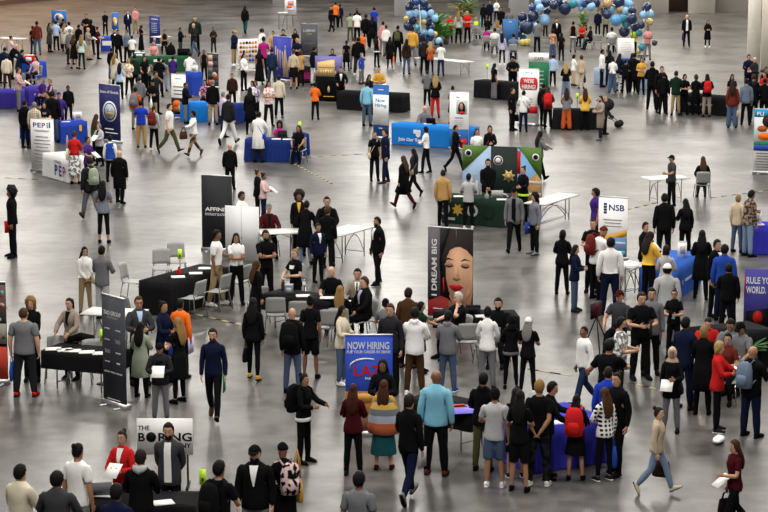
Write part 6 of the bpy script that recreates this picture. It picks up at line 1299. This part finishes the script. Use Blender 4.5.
662 298 838 172|m3 cap.black tee.lightgrey shorts.denim fd S=white hair=short.k|man in black cap, light t-shirt and denim shorts
748 290 0 165|f3 long.k tee.black shorts.black ff|dark haired woman in black shorts beside denim shorts man
#e4
577 20 0 150|m3 short.k tee.black pants.black sr w=1.1|man in black t-shirt pointing with bare arms
578 178 0 165|m2 buzz.d jacket.royal pants.black dd|visitor in royal blue half hidden by the black suit
590 203 760 -45|m2 bun.k jacket.black pants.black dd step|man in black suit with tied hair, facing left
268 262 0 90|f2 short.k jacket.black pants.black rt specs lean=8|woman with glasses in black behind the blue table
190 238 815 165|m3 short.l tee.black pants.camo_charcoal-black bb S=white|man in black t-shirt with hands behind his back
60 290 780 178|f2 long.k jacket.black shorts.black ff S=charcoal|long haired woman in black left of hands-behind man
410 338 792 165|f3 long.k jacket.black skirt.black ff pack=red|young woman in black skirt and long black hair
532 278 785 -155|f2 long.b shirt.plaid_white-black leggings.black fd S=charcoal sack=blue:R|brown haired woman in checked black and white shirt
#f4
232 68 530 -15|f3 hijab.beige tunic.black pants.grey fd paper purse=black:L|woman in beige headscarf and black tunic
482 34 530 80|f1 bob.y jacket.red pants.black rf S=charcoal paper|blonde woman in bright red jacket
665 62 558 140|m3 bald jacket.black pants.navy rf w=1.1 pack=greyblue|bald man in black jacket and navy trousers
155 409 870 70|f1 bun.d sweater.beige pants.lightdenim dd walk S=cream bag=darkbrown:L|woman in beige sweater and light jeans
545 -12 0 -20|f2 short.k tee.maroon pants.black ff sit|person in maroon seated at far right table
#a5
112 250 0 150|m2 short.k jacket.cream pants.beige ff w=1.1|black haired man in cream jacket at the bottom left
310 286 0 172|m3 short.k shirt.darkgrey pants.black ff w=1.1|man in dark grey shirt from behind at the bottom left
432 122 0 150|m3 bun.k tee.white pants.grey dd|man with tied hair in white t-shirt, bottom left
650 90 0 -20|f2 bun.d sweater.red pants.denim ff V=white paper|smiling woman in red cardigan
635 355 0 165|m4 short.k jacket.navy pants.navy ff|man in navy jacket at the bottom edge, bottom left
#b5
80 168 0 172|m2 short.d hoodie.black pants.black ff H=lightgrey|man in black hoodie with grey hood, from behind
210 78 0 -5|m2 short.k jacket.darkgrey pants.black bb open=white beard|bearded recruiter in grey cardigan before the lettered board
510 228 0 150|m3 short.k tee.black pants.black ff pack=black|short haired man in black t-shirt
700 147 0 -5|m2 cap.black jacket.black pants.grey dd V=white beard hair=short.k w=1.1|bearded man in black cap and pullover
#c5
165 132 0 -150|f4 beanie.black coat.black pants.black ff hair=bun.k pack=print_palepink-black sack=mustard:s|person in black cap and coat with bags
585 288 0 165|m4 short.k tee.grey pants.black dd|man in grey t-shirt at the bottom edge, center
#f5
572 118 640 -70|f2 long.b tee.wine pants.black fd walk paper tote=black:R|long haired woman in wine red top
'''
_cx = dict(a=0, b=126, c=252, d=378, e=504, f=628); _ry = [0, 80, 165, 250, 335, 418]
for _l in CROWD.strip().split('\n'):
    if _l[0] == '#': _ox, _oy = _cx[_l[1]], _ry[int(_l[2])]; continue
    _a, _s, _t = _l.split('|'); _x, _y, _f, _h = [float(q) for q in _a.split()]
    person(_ox+_x/5.45, _oy+_y/5.447, (_oy+_f/5.447) if _f else 0, _h, _s, _t)

# ---- nobody stands inside a table, a sign or a neighbour: ease apart, mostly in depth
OBST = [(t.location.copy(), t.rotation_euler.z, L, d) for t, L, d, h in TABLES]+[(t.location-Matrix.Rotation(t.rotation_euler.z, 3, 'Z') @ Vector((0, .08, 0)), t.rotation_euler.z, wd, .16) for t, wd in SIGNS]
pos = [Vector((I['root'].location.x, I['root'].location.y)) for I in PEOPLE]; start = [p.copy() for p in pos]
for it in range(80):
    for i in range(len(pos)):
        for j in range(i):
            d = pos[i]-pos[j]
            if abs(d.x) > .5 or abs(d.y) > .5: continue
            dm = .46 if d.length < .46 else 0
            if not dm: continue
            u = Vector((d.x*.35, d.y if abs(d.y) > .02 else .02)); u.normalize(); k = (dm-d.length)*.5
            pos[i] += u*k; pos[j] -= u*k
        e = .20 if PEOPLE[i]['legs'] != 'sit' else .08
        fx, fy = math.sin(PEOPLE[i]['rz']), -math.cos(PEOPLE[i]['rz'])
        for loc, rz, L, dp in OBST:
            r = pos[i]-loc.xy
            if r.length > L/2+1.5: continue
            c, s_ = math.cos(rz), math.sin(rz); qx, qy = r.x*c+r.y*s_, -r.x*s_+r.y*c
            if -L/2-e < qx < L/2+e and -e < qy < dp+e:
                best = None
                for dx, dy in ((L/2+e-qx, 0), (-L/2-e-qx, 0), (0, dp+e-qy), (0, -e-qy)):
                    wv = Vector((dx*c-dy*s_, dx*s_+dy*c)); cost = 4*abs(wv.x)+abs(wv.y)+(2.5 if wv.x*fx+wv.y*fy > 0 else 0)
                    if best is None or cost < best[0]: best = (cost, wv)
                pos[i] += best[1]*.6
for I, a, b in zip(PEOPLE, start, pos):
    d = (b-a).to_3d()
    if d.length > 1e-4:
        for o in [I['root']]+I['props']: o.location = o.location+d

for I in PEOPLE:
    if I['legs'] != 'sit': continue
    t = copy_tree(chair0); t.location = I['root'].location+Matrix.Rotation(I['rz'], 3, 'Z') @ Vector((0, -.06, 0)); t.rotation_euler = (0, 0, I['rz'])
    q = 'grey chair under the '+I['label']; t['label'] = q; assert len(q.split()) <= 16, q
